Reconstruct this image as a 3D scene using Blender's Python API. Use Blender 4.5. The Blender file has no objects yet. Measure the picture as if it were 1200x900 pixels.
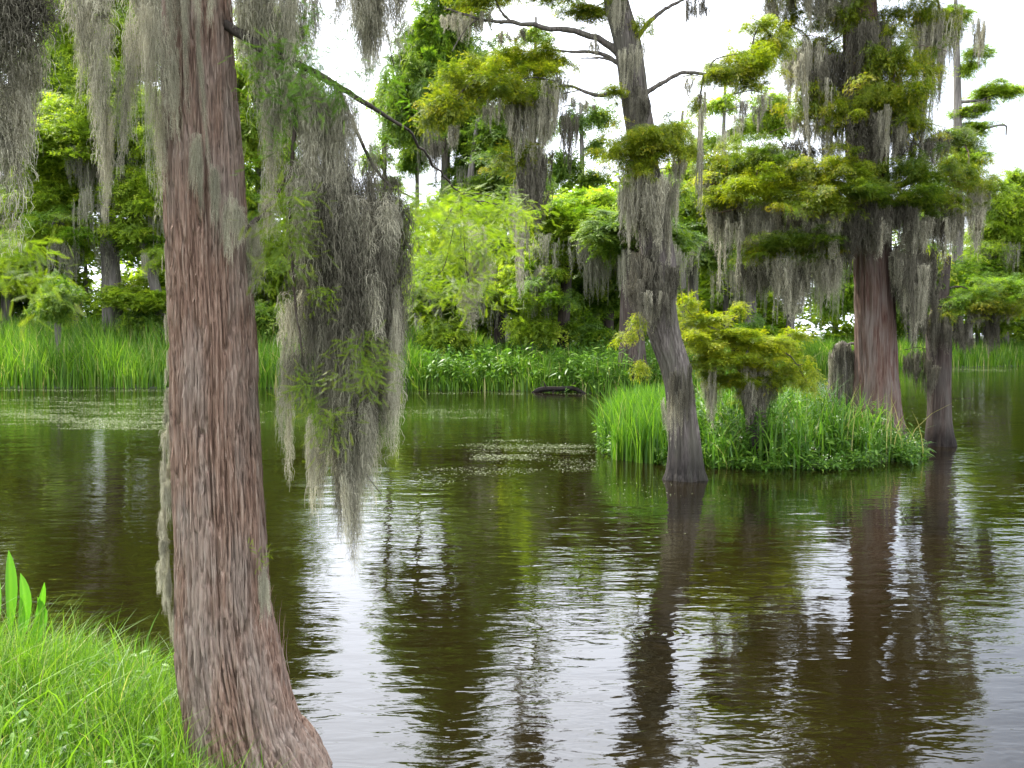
import bpy, math, random
import numpy as np
from mathutils import Vector, Matrix

# ------------------------------------------------------------------ camera, world, sun, exposure
SC = bpy.context.scene
H = 2.0                     # eye height over the water
F = 1152.0                  # focal length in photo pixels (photo 1200x900)
PITCH = math.atan(58.0 / F)
cam_d = bpy.data.cameras.new("camera")
cam = bpy.data.objects.new("camera", cam_d)
SC.collection.objects.link(cam)
cam.location = (0, 0, H)
cam.rotation_euler = (math.pi / 2 - PITCH, 0, 0)
cam_d.sensor_width = 36
cam_d.lens = 36 * F / 1200
cam_d.clip_start = 0.05
cam_d.clip_end = 3000
SC.camera = cam

SUN_EL, SUN_AZ = math.radians(56), math.radians(-48)      # azimuth from +Y, towards +X
sx, sy, sz = math.cos(SUN_EL) * math.sin(SUN_AZ), math.cos(SUN_EL) * math.cos(SUN_AZ), math.sin(SUN_EL)
world = bpy.data.worlds.new("World")
SC.world = world
world.use_nodes = True
nt = world.node_tree
bg = nt.nodes["Background"]
sky = nt.nodes.new("ShaderNodeTexSky")
sky.sky_type = 'NISHITA'
sky.sun_disc = False
sky.sun_elevation = SUN_EL
sky.sun_rotation = SUN_AZ
sky.dust_density = 2.0
tc = nt.nodes.new("ShaderNodeTexCoord")
mp = nt.nodes.new("ShaderNodeMapping")
mp.inputs["Scale"].default_value = (1.6, 1.6, 3.2)
mp.inputs["Location"].default_value = (0.35, 0.1, 0.2)
cn = nt.nodes.new("ShaderNodeTexNoise")
cn.inputs["Scale"].default_value = 1.5
cn.inputs["Detail"].default_value = 6
cr = nt.nodes.new("ShaderNodeValToRGB")
cr.color_ramp.elements[0].position = 0.30
cr.color_ramp.elements[0].color = (0.35, 0.35, 0.35, 1)
cr.color_ramp.elements[1].position = 0.52
cr.color_ramp.elements[1].color = (1, 1, 1, 1)
mx = nt.nodes.new("ShaderNodeMix")
mx.data_type = 'RGBA'
# bright thin overcast, as real overcast it grows brighter with height
sp_ = nt.nodes.new("ShaderNodeSeparateXYZ")
nt.links.new(tc.outputs["Generated"], sp_.inputs[0])
gr = nt.nodes.new("ShaderNodeMapRange")
gr.inputs[1].default_value = 0.0; gr.inputs[2].default_value = 0.7
gr.inputs[3].default_value = 0.0; gr.inputs[4].default_value = 1.0
nt.links.new(sp_.outputs["Z"], gr.inputs[0])
gc = nt.nodes.new("ShaderNodeMix"); gc.data_type = 'RGBA'
gc.inputs[6].default_value = (14.0, 14.8, 16.6, 1)
gc.inputs[7].default_value = (25.0, 26.0, 28.5, 1)
nt.links.new(gr.outputs[0], gc.inputs[0])
nt.links.new(gc.outputs[2], mx.inputs[7])
nt.links.new(tc.outputs["Generated"], mp.inputs["Vector"])
nt.links.new(mp.outputs["Vector"], cn.inputs["Vector"])
nt.links.new(cn.outputs["Fac"], cr.inputs["Fac"])
# a thinner, bluer stretch of sky towards the right
dt = nt.nodes.new("ShaderNodeVectorMath"); dt.operation = 'DOT_PRODUCT'
gd = Vector((.80, .66, .30)).normalized(); dt.inputs[1].default_value = gd[:]
nt.links.new(tc.outputs["Generated"], dt.inputs[0])
gm = nt.nodes.new("ShaderNodeMapRange"); gm.interpolation_type = 'SMOOTHSTEP'
gm.inputs[1].default_value = .84; gm.inputs[2].default_value = .96; gm.inputs[3].default_value = 1.; gm.inputs[4].default_value = .3
nt.links.new(dt.outputs["Value"], gm.inputs[0])
fm = nt.nodes.new("ShaderNodeMath"); fm.operation = 'MULTIPLY'
nt.links.new(cr.outputs["Color"], fm.inputs[0]); nt.links.new(gm.outputs[0], fm.inputs[1])
nt.links.new(fm.outputs[0], mx.inputs[0])
nt.links.new(sky.outputs["Color"], mx.inputs[6])
nt.links.new(mx.outputs[2], bg.inputs["Color"])
bg.inputs["Strength"].default_value = 0.088

sun_d = bpy.data.lights.new("sun", 'SUN')
sun_d.energy = 5.0
sun_d.angle = math.radians(0.6)
sun_d.color = (1.0, 0.95, 0.84)
sun = bpy.data.objects.new("sun", sun_d)
SC.collection.objects.link(sun)
sun.rotation_euler = Vector((sx, sy, sz)).to_track_quat('Z', 'Y').to_euler()

SC.view_settings.view_transform = 'Standard'
SC.view_settings.look = 'None'
SC.view_settings.gamma = 1
SC.view_settings.exposure = 1.1
SC.cycles.max_bounces = 6
SC.cycles.diffuse_bounces = 3
SC.cycles.glossy_bounces = 2
SC.cycles.transmission_bounces = 4
SC.cycles.caustics_reflective = False
SC.cycles.caustics_refractive = False

# ------------------------------------------------------------------ helpers
rng = np.random.default_rng(7)
cP, sP = math.cos(PITCH), math.sin(PITCH)

def W(px, py, Y):
    """point at depth Y seen at photo pixel (px, py)"""
    u = (px - 600.0) / F
    v = (450.0 - py) / F
    dy = cP + v * sP
    dz = -sP + v * cP
    t = Y / dy
    return np.array([u * t, Y, H + dz * t])

def ppm(Y):                 # metres per photo pixel at depth Y
    return Y / F

def _hash(ix, iy, iz):
    n = (ix * 374761393 + iy * 668265263 + iz * 2147483647 * 3 + 1013904223) & 0xFFFFFFFF
    n = ((n ^ (n >> 13)) * 1274126177) & 0xFFFFFFFF
    n = n ^ (n >> 16)
    return (n & 0xFFFF) / 65535.0

def vnoise(p):
    p = np.asarray(p, float)
    i = np.floor(p).astype(np.int64)
    f = p - i
    f = f * f * (3 - 2 * f)
    r = 0
    for a in (0, 1):
        for b in (0, 1):
            for c in (0, 1):
                w = (f[..., 0] if a else 1 - f[..., 0]) * (f[..., 1] if b else 1 - f[..., 1]) * (f[..., 2] if c else 1 - f[..., 2])
                r = r + w * _hash(i[..., 0] + a, i[..., 1] + b, i[..., 2] + c)
    return r

def make_mesh(name, V, Fc, tint=None, smooth=False, mat=None):
    """V (n,3); Fc (m,3) or (m,4)"""
    me = bpy.data.meshes.new(name)
    V = np.ascontiguousarray(V, dtype=np.float32)
    Fc = np.ascontiguousarray(Fc, dtype=np.int32)
    k = Fc.shape[1]
    me.vertices.add(len(V))
    me.vertices.foreach_set("co", V.ravel())
    me.loops.add(Fc.size)
    me.loops.foreach_set("vertex_index", Fc.ravel())
    me.polygons.add(len(Fc))
    me.polygons.foreach_set("loop_start", np.arange(len(Fc), dtype=np.int32) * k)
    me.polygons.foreach_set("loop_total", np.full(len(Fc), k, dtype=np.int32))
    if smooth:
        me.polygons.foreach_set("use_smooth", np.ones(len(Fc), dtype=bool))
    me.update(calc_edges=True)
    if tint is not None:
        at = me.attributes.new("tint", 'FLOAT', 'POINT')
        at.data.foreach_set("value", np.ascontiguousarray(tint, dtype=np.float32))
    if mat:
        me.materials.append(mat)
    return me

def add(name, me, parent=None, loc=None, kind=None):
    o = bpy.data.objects.new(name, me)
    SC.collection.objects.link(o)
    if parent is not None:
        o.parent = parent
    if loc is not None:
        o.location = [float(x) for x in loc]
    if kind:
        o["kind"] = kind
    return o

def thing(name, label, cat, loc, group=None):
    o = bpy.data.objects.new(name, None)
    o.empty_display_size = 0.2
    SC.collection.objects.link(o)
    o.location = [float(x) for x in loc]
    o["label"] = label
    o["category"] = cat
    if group:
        o["group"] = group
    return o

def rotz(a):
    c, s = np.cos(a), np.sin(a)
    R = np.zeros(np.shape(a) + (3, 3))
    R[..., 0, 0] = c; R[..., 0, 1] = -s; R[..., 1, 0] = s; R[..., 1, 1] = c; R[..., 2, 2] = 1
    return R

def rotx(a):
    c, s = np.cos(a), np.sin(a)
    R = np.zeros(np.shape(a) + (3, 3))
    R[..., 1, 1] = c; R[..., 1, 2] = -s; R[..., 2, 1] = s; R[..., 2, 2] = c; R[..., 0, 0] = 1
    return R

def roty(a):
    c, s = np.cos(a), np.sin(a)
    R = np.zeros(np.shape(a) + (3, 3))
    R[..., 0, 0] = c; R[..., 0, 2] = s; R[..., 2, 0] = -s; R[..., 2, 2] = c; R[..., 1, 1] = 1
    return R

def inst(T, M, P, tint=None):
    """instances of template T=(V,F,t) by matrices M (n,3,3) and positions P (n,3) -> joined"""
    V, Fc, t = T
    n = len(P)
    VV = np.einsum('nij,vj->nvi', M, V) + P[:, None, :]
    FF = Fc[None] + (np.arange(n) * len(V))[:, None, None]
    tt = np.broadcast_to(t[None], (n, len(V))).copy()
    if tint is not None:
        tt += tint[:, None]
    return VV.reshape(-1, 3), FF.reshape(-1, Fc.shape[1]), tt.ravel()

def join(parts):
    Vs, Fs, Ts, o = [], [], [], 0
    for V, Fc, t in parts:
        Vs.append(V); Fs.append(Fc + o); Ts.append(t); o += len(V)
    return np.concatenate(Vs), np.concatenate(Fs), np.concatenate(Ts)

def ribbons(P, Wd, D=None, tint=None):
    """P (n,k,3) paths, Wd (n,k) widths, D (n,3) or (n,k,3) width direction -> quads as tris"""
    n, k, _ = P.shape
    if D is None:
        a = rng.uniform(0, math.pi, n)
        D = np.stack([np.cos(a), np.sin(a), np.zeros(n)], 1)
    if D.ndim == 2:
        D = np.repeat(D[:, None], k, 1)
    L = P - D * Wd[..., None] * .5
    R = P + D * Wd[..., None] * .5
    V = np.stack([L, R], 2).reshape(n, k * 2, 3)
    i = np.arange(k - 1) * 2
    q = np.stack([np.stack([i, i + 1, i + 3], 1), np.stack([i, i + 3, i + 2], 1)], 1).reshape(-1, 3)
    Fc = (q[None] + (np.arange(n) * 2 * k)[:, None, None]).reshape(-1, 3)
    t = np.zeros(n) if tint is None else tint
    return V.reshape(-1, 3), Fc, np.repeat(t, 2 * k)

def spline(pts, n):
    """Catmull-Rom through rows of pts -> n rows"""
    pts = np.asarray(pts, float)
    if len(pts) == 2:
        return pts[0] + (pts[1] - pts[0]) * np.linspace(0, 1, n)[:, None]
    p = np.vstack([2 * pts[0] - pts[1], pts, 2 * pts[-1] - pts[-2]])
    d = np.r_[0, np.cumsum(np.linalg.norm(np.diff(pts[:, :3], axis=0), axis=1) + 1e-9)]
    s = np.linspace(0, d[-1], n)
    k = np.clip(np.searchsorted(d, s, 'right') - 1, 0, len(pts) - 2)
    t = ((s - d[k]) / (d[k + 1] - d[k]))[:, None]
    a, b, c, e = p[k], p[k + 1], p[k + 2], p[k + 3]
    return .5 * ((2 * b) + (c - a) * t + (2 * a - 5 * b + 4 * c - e) * t ** 2 + (3 * b - a - 3 * c + e) * t ** 3)

def tube(C, R, ns, bump=None):
    """C (n,3) centres, R (n,) radii; bump(theta, i, C) -> radial factor (n,ns)"""
    n = len(C)
    T = np.gradient(C, axis=0)
    T /= np.linalg.norm(T, axis=1)[:, None] + 1e-9
    ref = np.array([0, 1.0, 0]) if abs(T[:, 1]).mean() < .8 else np.array([0, 0, 1.0])
    U = np.cross(ref, T); U /= np.linalg.norm(U, axis=1)[:, None] + 1e-9
    B = np.cross(T, U)
    th = np.linspace(0, 2 * math.pi, ns, endpoint=False)
    rad = np.repeat(R[:, None], ns, 1)
    if bump is not None:
        rad = rad * bump(th[None, :], np.linspace(0, 1, n)[:, None], C)
    V = C[:, None] + rad[..., None] * (np.cos(th)[None, :, None] * U[:, None] + np.sin(th)[None, :, None] * B[:, None])
    i = np.arange(n - 1)[:, None] * ns
    j = np.arange(ns)[None]
    j2 = (j + 1) % ns
    Fc = np.stack([i + j, i + j2, i + ns + j2, i + ns + j], -1).reshape(-1, 4)
    return V.reshape(-1, 3), Fc

# ------------------------------------------------------------------ materials
def new_mat(name):
    m = bpy.data.materials.new(name)
    m.use_nodes = True
    n = m.node_tree
    n.nodes.clear()
    out = n.nodes.new("ShaderNodeOutputMaterial")
    return m, n, out

def leaf_mat(name, stops, trans=0.45, tcol=1.5, rough=0.5, gloss=0.35):
    """stops: list of (pos, rgb) over the tint attribute"""
    m, n, out = new_mat(name)
    at = n.nodes.new("ShaderNodeAttribute"); at.attribute_name = "tint"
    r = n.nodes.new("ShaderNodeValToRGB")
    e = r.color_ramp.elements
    e[0].position, e[0].color = stops[0][0], (*stops[0][1], 1)
    e[1].position, e[1].color = stops[-1][0], (*stops[-1][1], 1)
    for p, c in stops[1:-1]:
        x = e.new(p); x.color = (*c, 1)
    n.links.new(at.outputs["Fac"], r.inputs["Fac"])
    b = n.nodes.new("ShaderNodeBsdfPrincipled")
    b.inputs["Roughness"].default_value = rough
    b.inputs["Specular IOR Level"].default_value = gloss
    n.links.new(r.outputs["Color"], b.inputs["Base Color"])
    t = n.nodes.new("ShaderNodeBsdfTranslucent")
    g = n.nodes.new("ShaderNodeMix"); g.data_type = 'RGBA'; g.blend_type = 'MULTIPLY'
    g.inputs[0].default_value = 1
    g.inputs[7].default_value = (tcol * 1.05, tcol * 1.1, tcol * .6, 1)
    n.links.new(r.outputs["Color"], g.inputs[6])
    n.links.new(g.outputs[2], t.inputs["Color"])
    mx = n.nodes.new("ShaderNodeMixShader"); mx.inputs[0].default_value = trans
    n.links.new(b.outputs[0], mx.inputs[1]); n.links.new(t.outputs[0], mx.inputs[2])
    n.links.new(mx.outputs[0], out.inputs["Surface"])
    return m

def moss_mat(name, c0, c1, trans=.35):
    m, n, out = new_mat(name)
    at = n.nodes.new("ShaderNodeAttribute"); at.attribute_name = "tint"
    oi = n.nodes.new("ShaderNodeObjectInfo")
    ad = n.nodes.new("ShaderNodeMath"); ad.operation = 'MULTIPLY_ADD'
    ad.inputs[1].default_value = .35
    n.links.new(oi.outputs["Random"], ad.inputs[0]); n.links.new(at.outputs["Fac"], ad.inputs[2])
    r = n.nodes.new("ShaderNodeValToRGB")
    e = r.color_ramp.elements
    e[0].position, e[0].color = 0.0, (*c0, 1)
    e[1].position, e[1].color = 1.2 if False else 1.0, (*c1, 1)
    n.links.new(ad.outputs[0], r.inputs["Fac"])
    d = n.nodes.new("ShaderNodeBsdfDiffuse"); d.inputs["Roughness"].default_value = .8
    t = n.nodes.new("ShaderNodeBsdfTranslucent")
    n.links.new(r.outputs["Color"], d.inputs["Color"]); n.links.new(r.outputs["Color"], t.inputs["Color"])
    mx = n.nodes.new("ShaderNodeMixShader"); mx.inputs[0].default_value = trans
    n.links.new(d.outputs[0], mx.inputs[1]); n.links.new(t.outputs[0], mx.inputs[2])
    n.links.new(mx.outputs[0], out.inputs["Surface"])
    return m

def bark_mat(name, c_deep, c_a, c_b, c_c, fx=60., fz=3.0, bump=.6, dist=.01, patch=1.6, stain=0.):
    m, n, out = new_mat(name)
    tc = n.nodes.new("ShaderNodeTexCoord")
    mp = n.nodes.new("ShaderNodeMapping"); mp.inputs["Scale"].default_value = (fx, fx, fz)
    n.links.new(tc.outputs["Object"], mp.inputs["Vector"])
    s = n.nodes.new("ShaderNodeTexNoise"); s.inputs["Scale"].default_value = 1; s.inputs["Detail"].default_value = 8
    s.inputs["Roughness"].default_value = .62; s.inputs["Distortion"].default_value = .25
    n.links.new(mp.outputs[0], s.inputs["Vector"])
    r = n.nodes.new("ShaderNodeValToRGB")
    e = r.color_ramp.elements
    e[0].position, e[0].color = .33, (*c_deep, 1)
    e[1].position, e[1].color = .70, (*c_b, 1)
    x = e.new(.5); x.color = (*c_a, 1)
    n.links.new(s.outputs["Fac"], r.inputs["Fac"])
    mp2 = n.nodes.new("ShaderNodeMapping"); mp2.inputs["Scale"].default_value = (patch * 4, patch * 4, patch)
    n.links.new(tc.outputs["Object"], mp2.inputs["Vector"])
    p = n.nodes.new("ShaderNodeTexNoise"); p.inputs["Scale"].default_value = 1; p.inputs["Detail"].default_value = 5
    n.links.new(mp2.outputs[0], p.inputs["Vector"])
    pr = n.nodes.new("ShaderNodeMapRange"); pr.inputs[1].default_value = .42; pr.inputs[2].default_value = .62
    n.links.new(p.outputs["Fac"], pr.inputs[0])
    mx = n.nodes.new("ShaderNodeMix"); mx.data_type = 'RGBA'; mx.inputs[7].default_value = (*c_c, 1)
    ml = n.nodes.new("ShaderNodeMath"); ml.operation = 'MULTIPLY'
    n.links.new(pr.outputs[0], ml.inputs[0]); n.links.new(s.outputs["Fac"], ml.inputs[1])
    n.links.new(ml.outputs[0], mx.inputs[0]); n.links.new(r.outputs["Color"], mx.inputs[6])
    b = n.nodes.new("ShaderNodeBsdfPrincipled"); b.inputs["Roughness"].default_value = .9
    b.inputs["Specular IOR Level"].default_value = .2
    col = mx.outputs[2]
    if stain:       # wet band left by the water at the foot
        sx_ = n.nodes.new("ShaderNodeSeparateXYZ"); n.links.new(tc.outputs["Object"], sx_.inputs[0])
        wz = n.nodes.new("ShaderNodeMath"); wz.operation = 'MULTIPLY_ADD'; wz.inputs[1].default_value = -.5
        n.links.new(s.outputs["Fac"], wz.inputs[0]); n.links.new(sx_.outputs["Z"], wz.inputs[2])
        wr = n.nodes.new("ShaderNodeMapRange"); wr.inputs[1].default_value = -.25 + stain * .3; wr.inputs[2].default_value = -.25 + stain
        wr.inputs[3].default_value = .28; wr.inputs[4].default_value = 1.
        n.links.new(wz.outputs[0], wr.inputs[0])
        wm = n.nodes.new("ShaderNodeVectorMath"); wm.operation = 'SCALE'
        n.links.new(col, wm.inputs[0]); n.links.new(wr.outputs[0], wm.inputs["Scale"])
        col = wm.outputs[0]
    n.links.new(col, b.inputs["Base Color"])
    bp = n.nodes.new("ShaderNodeBump"); bp.inputs["Strength"].default_value = bump; bp.inputs["Distance"].default_value = dist
    n.links.new(s.outputs["Fac"], bp.inputs["Height"]); n.links.new(bp.outputs[0], b.inputs["Normal"])
    n.links.new(b.outputs[0], out.inputs["Surface"])
    return m

def ground_mat(name, a, b_, scale=3.):
    m, n, out = new_mat(name)
    tc = n.nodes.new("ShaderNodeTexCoord")
    s = n.nodes.new("ShaderNodeTexNoise"); s.inputs["Scale"].default_value = scale; s.inputs["Detail"].default_value = 8
    n.links.new(tc.outputs["Object"], s.inputs["Vector"])
    r = n.nodes.new("ShaderNodeValToRGB")
    r.color_ramp.elements[0].position, r.color_ramp.elements[0].color = .35, (*a, 1)
    r.color_ramp.elements[1].position, r.color_ramp.elements[1].color = .68, (*b_, 1)
    n.links.new(s.outputs["Fac"], r.inputs["Fac"])
    b = n.nodes.new("ShaderNodeBsdfPrincipled"); b.inputs["Roughness"].default_value = .95
    n.links.new(r.outputs["Color"], b.inputs["Base Color"])
    bp = n.nodes.new("ShaderNodeBump"); bp.inputs["Strength"].default_value = .8; bp.inputs["Distance"].default_value = .05
    n.links.new(s.outputs["Fac"], bp.inputs["Height"]); n.links.new(bp.outputs[0], b.inputs["Normal"])
    n.links.new(b.outputs[0], out.inputs["Surface"])
    return m

def water_mat():
    m, n, out = new_mat("dark_water")
    tc = n.nodes.new("ShaderNodeTexCoord")
    def noise(sx, sy, det, rough=.5, dist=0.):
        mp = n.nodes.new("ShaderNodeMapping"); mp.inputs["Scale"].default_value = (sx, sy, 1)
        n.links.new(tc.outputs["Object"], mp.inputs["Vector"])
        s = n.nodes.new("ShaderNodeTexNoise"); s.inputs["Scale"].default_value = 1
        s.inputs["Detail"].default_value = det; s.inputs["Roughness"].default_value = rough
        s.inputs["Distortion"].default_value = dist
        n.links.new(mp.outputs[0], s.inputs["Vector"])
        return s.outputs["Fac"]
    def mth(op, a, b=None):
        q = n.nodes.new("ShaderNodeMath"); q.operation = op
        for i, v in enumerate((a, b)):
            if v is None: continue
            if isinstance(v, (int, float)): q.inputs[i].default_value = v
            else: n.links.new(v, q.inputs[i])
        return q.outputs[0]
    swell = noise(.9, 2.2, 2)
    mid = noise(3.2, 7.5, 2, .5, .6)
    fine = noise(11., 22., 2)
    gust = n.nodes.new("ShaderNodeMapRange")
    n.links.new(noise(.10, .35, 3), gust.inputs[0])
    gust.inputs[1].default_value = .38; gust.inputs[2].default_value = .65
    gust.inputs[3].default_value = .35; gust.inputs[4].default_value = 1.25
    h = mth('ADD', mth('MULTIPLY', swell, .009), mth('MULTIPLY', mth('ADD', mth('MULTIPLY', mid, .0054), mth('MULTIPLY', fine, .0010)), gust.outputs[0]))
    # rings spreading from one small disturbance
    rc = W(772, 747, 2 * F / (747 - 392)); rc[2] = 0
    vs = n.nodes.new("ShaderNodeVectorMath"); vs.operation = 'SUBTRACT'
    n.links.new(tc.outputs["Object"], vs.inputs[0]); vs.inputs[1].default_value = tuple(rc)
    ln = n.nodes.new("ShaderNodeVectorMath"); ln.operation = 'LENGTH'
    n.links.new(vs.outputs[0], ln.inputs[0])
    ring = mth('MULTIPLY', mth('SINE', mth('MULTIPLY', ln.outputs["Value"], 75.)), mth('MULTIPLY', mth('MAXIMUM', mth('SUBTRACT', 1.0, mth('MULTIPLY', ln.outputs["Value"], 3.0)), 0.), .0010))
    h = mth('ADD', h, ring)
    b = n.nodes.new("ShaderNodeBsdfPrincipled")
    b.inputs["Base Color"].default_value = (.007, .005, .0015, 1)
    b.inputs["Roughness"].default_value = .015
    b.inputs["IOR"].default_value = 1.56
    bp = n.nodes.new("ShaderNodeBump"); bp.inputs["Strength"].default_value = 1; bp.inputs["Distance"].default_value = 1
    n.links.new(h, bp.inputs["Height"]); n.links.new(bp.outputs[0], b.inputs["Normal"])
    n.links.new(b.outputs[0], out.inputs["Surface"])
    return m

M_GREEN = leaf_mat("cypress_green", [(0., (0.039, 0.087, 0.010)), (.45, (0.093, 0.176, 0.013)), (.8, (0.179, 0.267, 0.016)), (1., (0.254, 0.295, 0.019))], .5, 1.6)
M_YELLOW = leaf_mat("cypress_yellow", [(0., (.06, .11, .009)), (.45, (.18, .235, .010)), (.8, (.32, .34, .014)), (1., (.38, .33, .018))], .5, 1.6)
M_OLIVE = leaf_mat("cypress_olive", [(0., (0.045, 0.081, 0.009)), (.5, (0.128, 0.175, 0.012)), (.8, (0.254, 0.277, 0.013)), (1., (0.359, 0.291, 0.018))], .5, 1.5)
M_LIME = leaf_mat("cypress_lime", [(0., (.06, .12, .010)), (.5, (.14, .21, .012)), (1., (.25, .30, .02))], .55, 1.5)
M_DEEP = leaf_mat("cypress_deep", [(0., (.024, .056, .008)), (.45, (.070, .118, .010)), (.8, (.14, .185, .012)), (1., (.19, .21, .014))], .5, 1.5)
M_NEARG = leaf_mat("near_green", [(0., (.04, .10, .008)), (.5, (.11, .22, .012)), (1., (.18, .30, .02))], .5, 1.5)
M_FAR = leaf_mat("far_green", [(0., (0.067, 0.112, 0.018)), (.45, (0.161, 0.241, 0.023)), (.8, (0.284, 0.361, 0.025)), (1., (0.379, 0.412, 0.043))], .5, 1.7)
M_FARDARK = leaf_mat("far_dark_green", [(0., (0.043, 0.086, 0.018)), (.5, (0.101, 0.175, 0.022)), (1., (0.233, 0.306, 0.030))], .45, 1.5)
M_GRASS = leaf_mat("grass", [(0., (.035, .09, .008)), (.45, (.085, .19, .012)), (.85, (.16, .28, .018)), (1., (.35, .33, .13))], .45, 1.4, .45, .4)
M_REED = leaf_mat("reed", [(0., (.035, .10, .010)), (.5, (.085, .20, .015)), (1., (.20, .33, .03))], .45, 1.4, .35, .5)
M_WEED = leaf_mat("weeds", [(0., (0.026, 0.078, 0.012)), (.5, (0.078, 0.168, 0.017)), (.9, (0.180, 0.288, 0.036)), (.97, (0.600, 0.600, 0.456)), (1., (0.720, 0.720, 0.600))], .4, 1.4, .45, .4)
M_BROAD = leaf_mat("broad_leaf", [(0., (.05, .17, .012)), (1., (.13, .32, .02))], .45, 1.4, .35, .4)
M_MOSS = moss_mat("spanish_moss", (.085, .082, .055), (.58, .55, .41))
M_MOSSD = moss_mat("spanish_moss_dark", (.032, .029, .021), (.22, .205, .15), .25)  # darker moss; in the great hanging clump its colour carries painted shade
M_MOSSF = moss_mat("far_moss", (.10, .10, .070), (.48, .465, .34), .35)
M_BARKA = bark_mat("bark_red_brown", (.05, .028, .020), (.22, .138, .098), (.32, .243, .188), (.255, .220, .185), 95, 6.5, 1., .012, 2.0)
M_BARKG = bark_mat("bark_grey", (.035, .03, .025), (.105, .09, .078), (.21, .185, .16), (.095, .095, .065), 50, 3., 1., .02, 1.6, .75)
M_BARKC = bark_mat("bark_red", (.05, .022, .016), (.105, .064, .048), (.18, .135, .110), (.15, .130, .112), 45, 1.6, .9, .02)
M_BARKD = bark_mat("bark_dark", (.022, .016, .012), (.055, .040, .032), (.11, .09, .075), (.07, .065, .055), 30, 2.0, .9, .02, 1.6, .5)
M_BARKF = bark_mat("bark_far", (.05, .045, .04), (.13, .115, .10), (.26, .24, .22), (.16, .15, .13), 7, .8, .6, .03)
M_MUD = ground_mat("mud", (.018, .013, .008), (.05, .04, .022), 4)
M_SOIL = ground_mat("bank_soil", (.02, .03, .01), (.05, .075, .02), 2)
M_WATER = water_mat()
M_SCUM = leaf_mat("floating_bits", [(0., (.09, .12, .04)), (.5, (.19, .22, .11)), (1., (.40, .42, .30))], .1, 1., .8, .1)

# ------------------------------------------------------------------ foliage and moss templates
def frond(level):
    """a two-ranked spray along +x, length 1, in the xy plane"""
    n, w, l = {0: (15, .030, .22), 1: (6, .11, .32), 2: (3, .24, .42)}[level]
    V, Fc = [], []
    for i in range(n):
        x = .10 + .86 * i / max(1, n - 1)
        k = (math.sin(math.pi * (.12 + .80 * (x)))) ** .6
        for s in (-1, 1):
            ll = l * k
            tip = (x + ll * .55, s * ll * .85, -.06 * ll)
            b = len(V)
            V += [(x - w * .5, 0, 0), (x + w * .5, 0, 0), tip]
            Fc.append((b, b + 1, b + 2) if s > 0 else (b + 1, b, b + 2))
    b = len(V)
    q = {0: .012, 1: .02, 2: .05}[level]
    V += [(0, -q, 0), (0, q, 0), (1.08, 0, -.04)]
    Fc.append((b, b + 1, b + 2))
    return np.array(V, float), np.array(Fc), np.zeros(len(V))

def cluster(level, ntw, nfr, flen, R=1., up=.25, droop=.35, thick=.25):
    """flat-topped pad of sprays, radius R, hanging a little at the rim"""
    fr = frond(level)
    Ms, Ps, Ts = [], [], []
    for i in range(ntw):
        az = rng.uniform(0, 2 * math.pi)
        L = R * rng.uniform(.45, 1.0)
        z0 = rng.normal(0, thick * R * .5)
        for j in range(nfr):
            s = (j + rng.uniform(0, 1)) / nfr
            bend = rng.uniform(-.25, .25) * s
            a = az + bend
            p = np.array([math.cos(a) * L * s, math.sin(a) * L * s, z0 * .6 + up * R * math.sin(s * 2.2) * .5 - droop * R * s ** 2.2])
            p += rng.normal(0, .03 * R, 3)
            side = rng.choice((-1, 1)) * rng.uniform(.2, 1.15)
            pitch = rng.uniform(-.15, .75) * (0.5 + s)
            M = rotz(np.array(a + side)) @ roty(np.array(pitch)) @ rotx(np.array(rng.uniform(-.6, .6)))
            k = flen * rng.uniform(.7, 1.25)
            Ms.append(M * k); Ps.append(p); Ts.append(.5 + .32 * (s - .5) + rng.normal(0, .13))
    return inst(fr, np.array(Ms), np.array(Ps), np.array(Ts))

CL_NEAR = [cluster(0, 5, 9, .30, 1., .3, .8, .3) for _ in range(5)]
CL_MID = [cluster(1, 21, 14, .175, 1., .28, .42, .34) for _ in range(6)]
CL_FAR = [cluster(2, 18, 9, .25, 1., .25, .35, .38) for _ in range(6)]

def pad_template(level, RX, RZ, csize, n):
    cl = {1: CL_MID, 2: CL_FAR}[level]
    u = rng.normal(0, 1, (n, 3)); u /= np.linalg.norm(u, axis=1)[:, None]
    u *= (rng.uniform(.02, 1, n) ** .5)[:, None]
    u *= rng.uniform(.8, 1.15, (n, 1))
    P = u * np.array([RX, RX * .8, RZ])
    P[:, 2] -= .18 * RX * (u[:, 0] ** 2 + u[:, 1] ** 2)
    parts = []
    for kx in range(len(cl)):
        idx = np.where(np.arange(n) % len(cl) == kx)[0]
        if len(idx) == 0: continue
        q = len(idx)
        M = rotz(rng.uniform(0, 6.28, q)) @ rotx(rng.normal(0, .28, q)) @ roty(rng.normal(0, .28, q))
        M = M * (csize * rng.uniform(.6, 1.2, q))[:, None, None]
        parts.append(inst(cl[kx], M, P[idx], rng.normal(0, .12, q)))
    V, Fc, t = join(parts)
    return (RX, RZ, make_mesh("foliage_pad", V, Fc, np.clip(t, 0, 1), mat=M_OLIVE))

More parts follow.
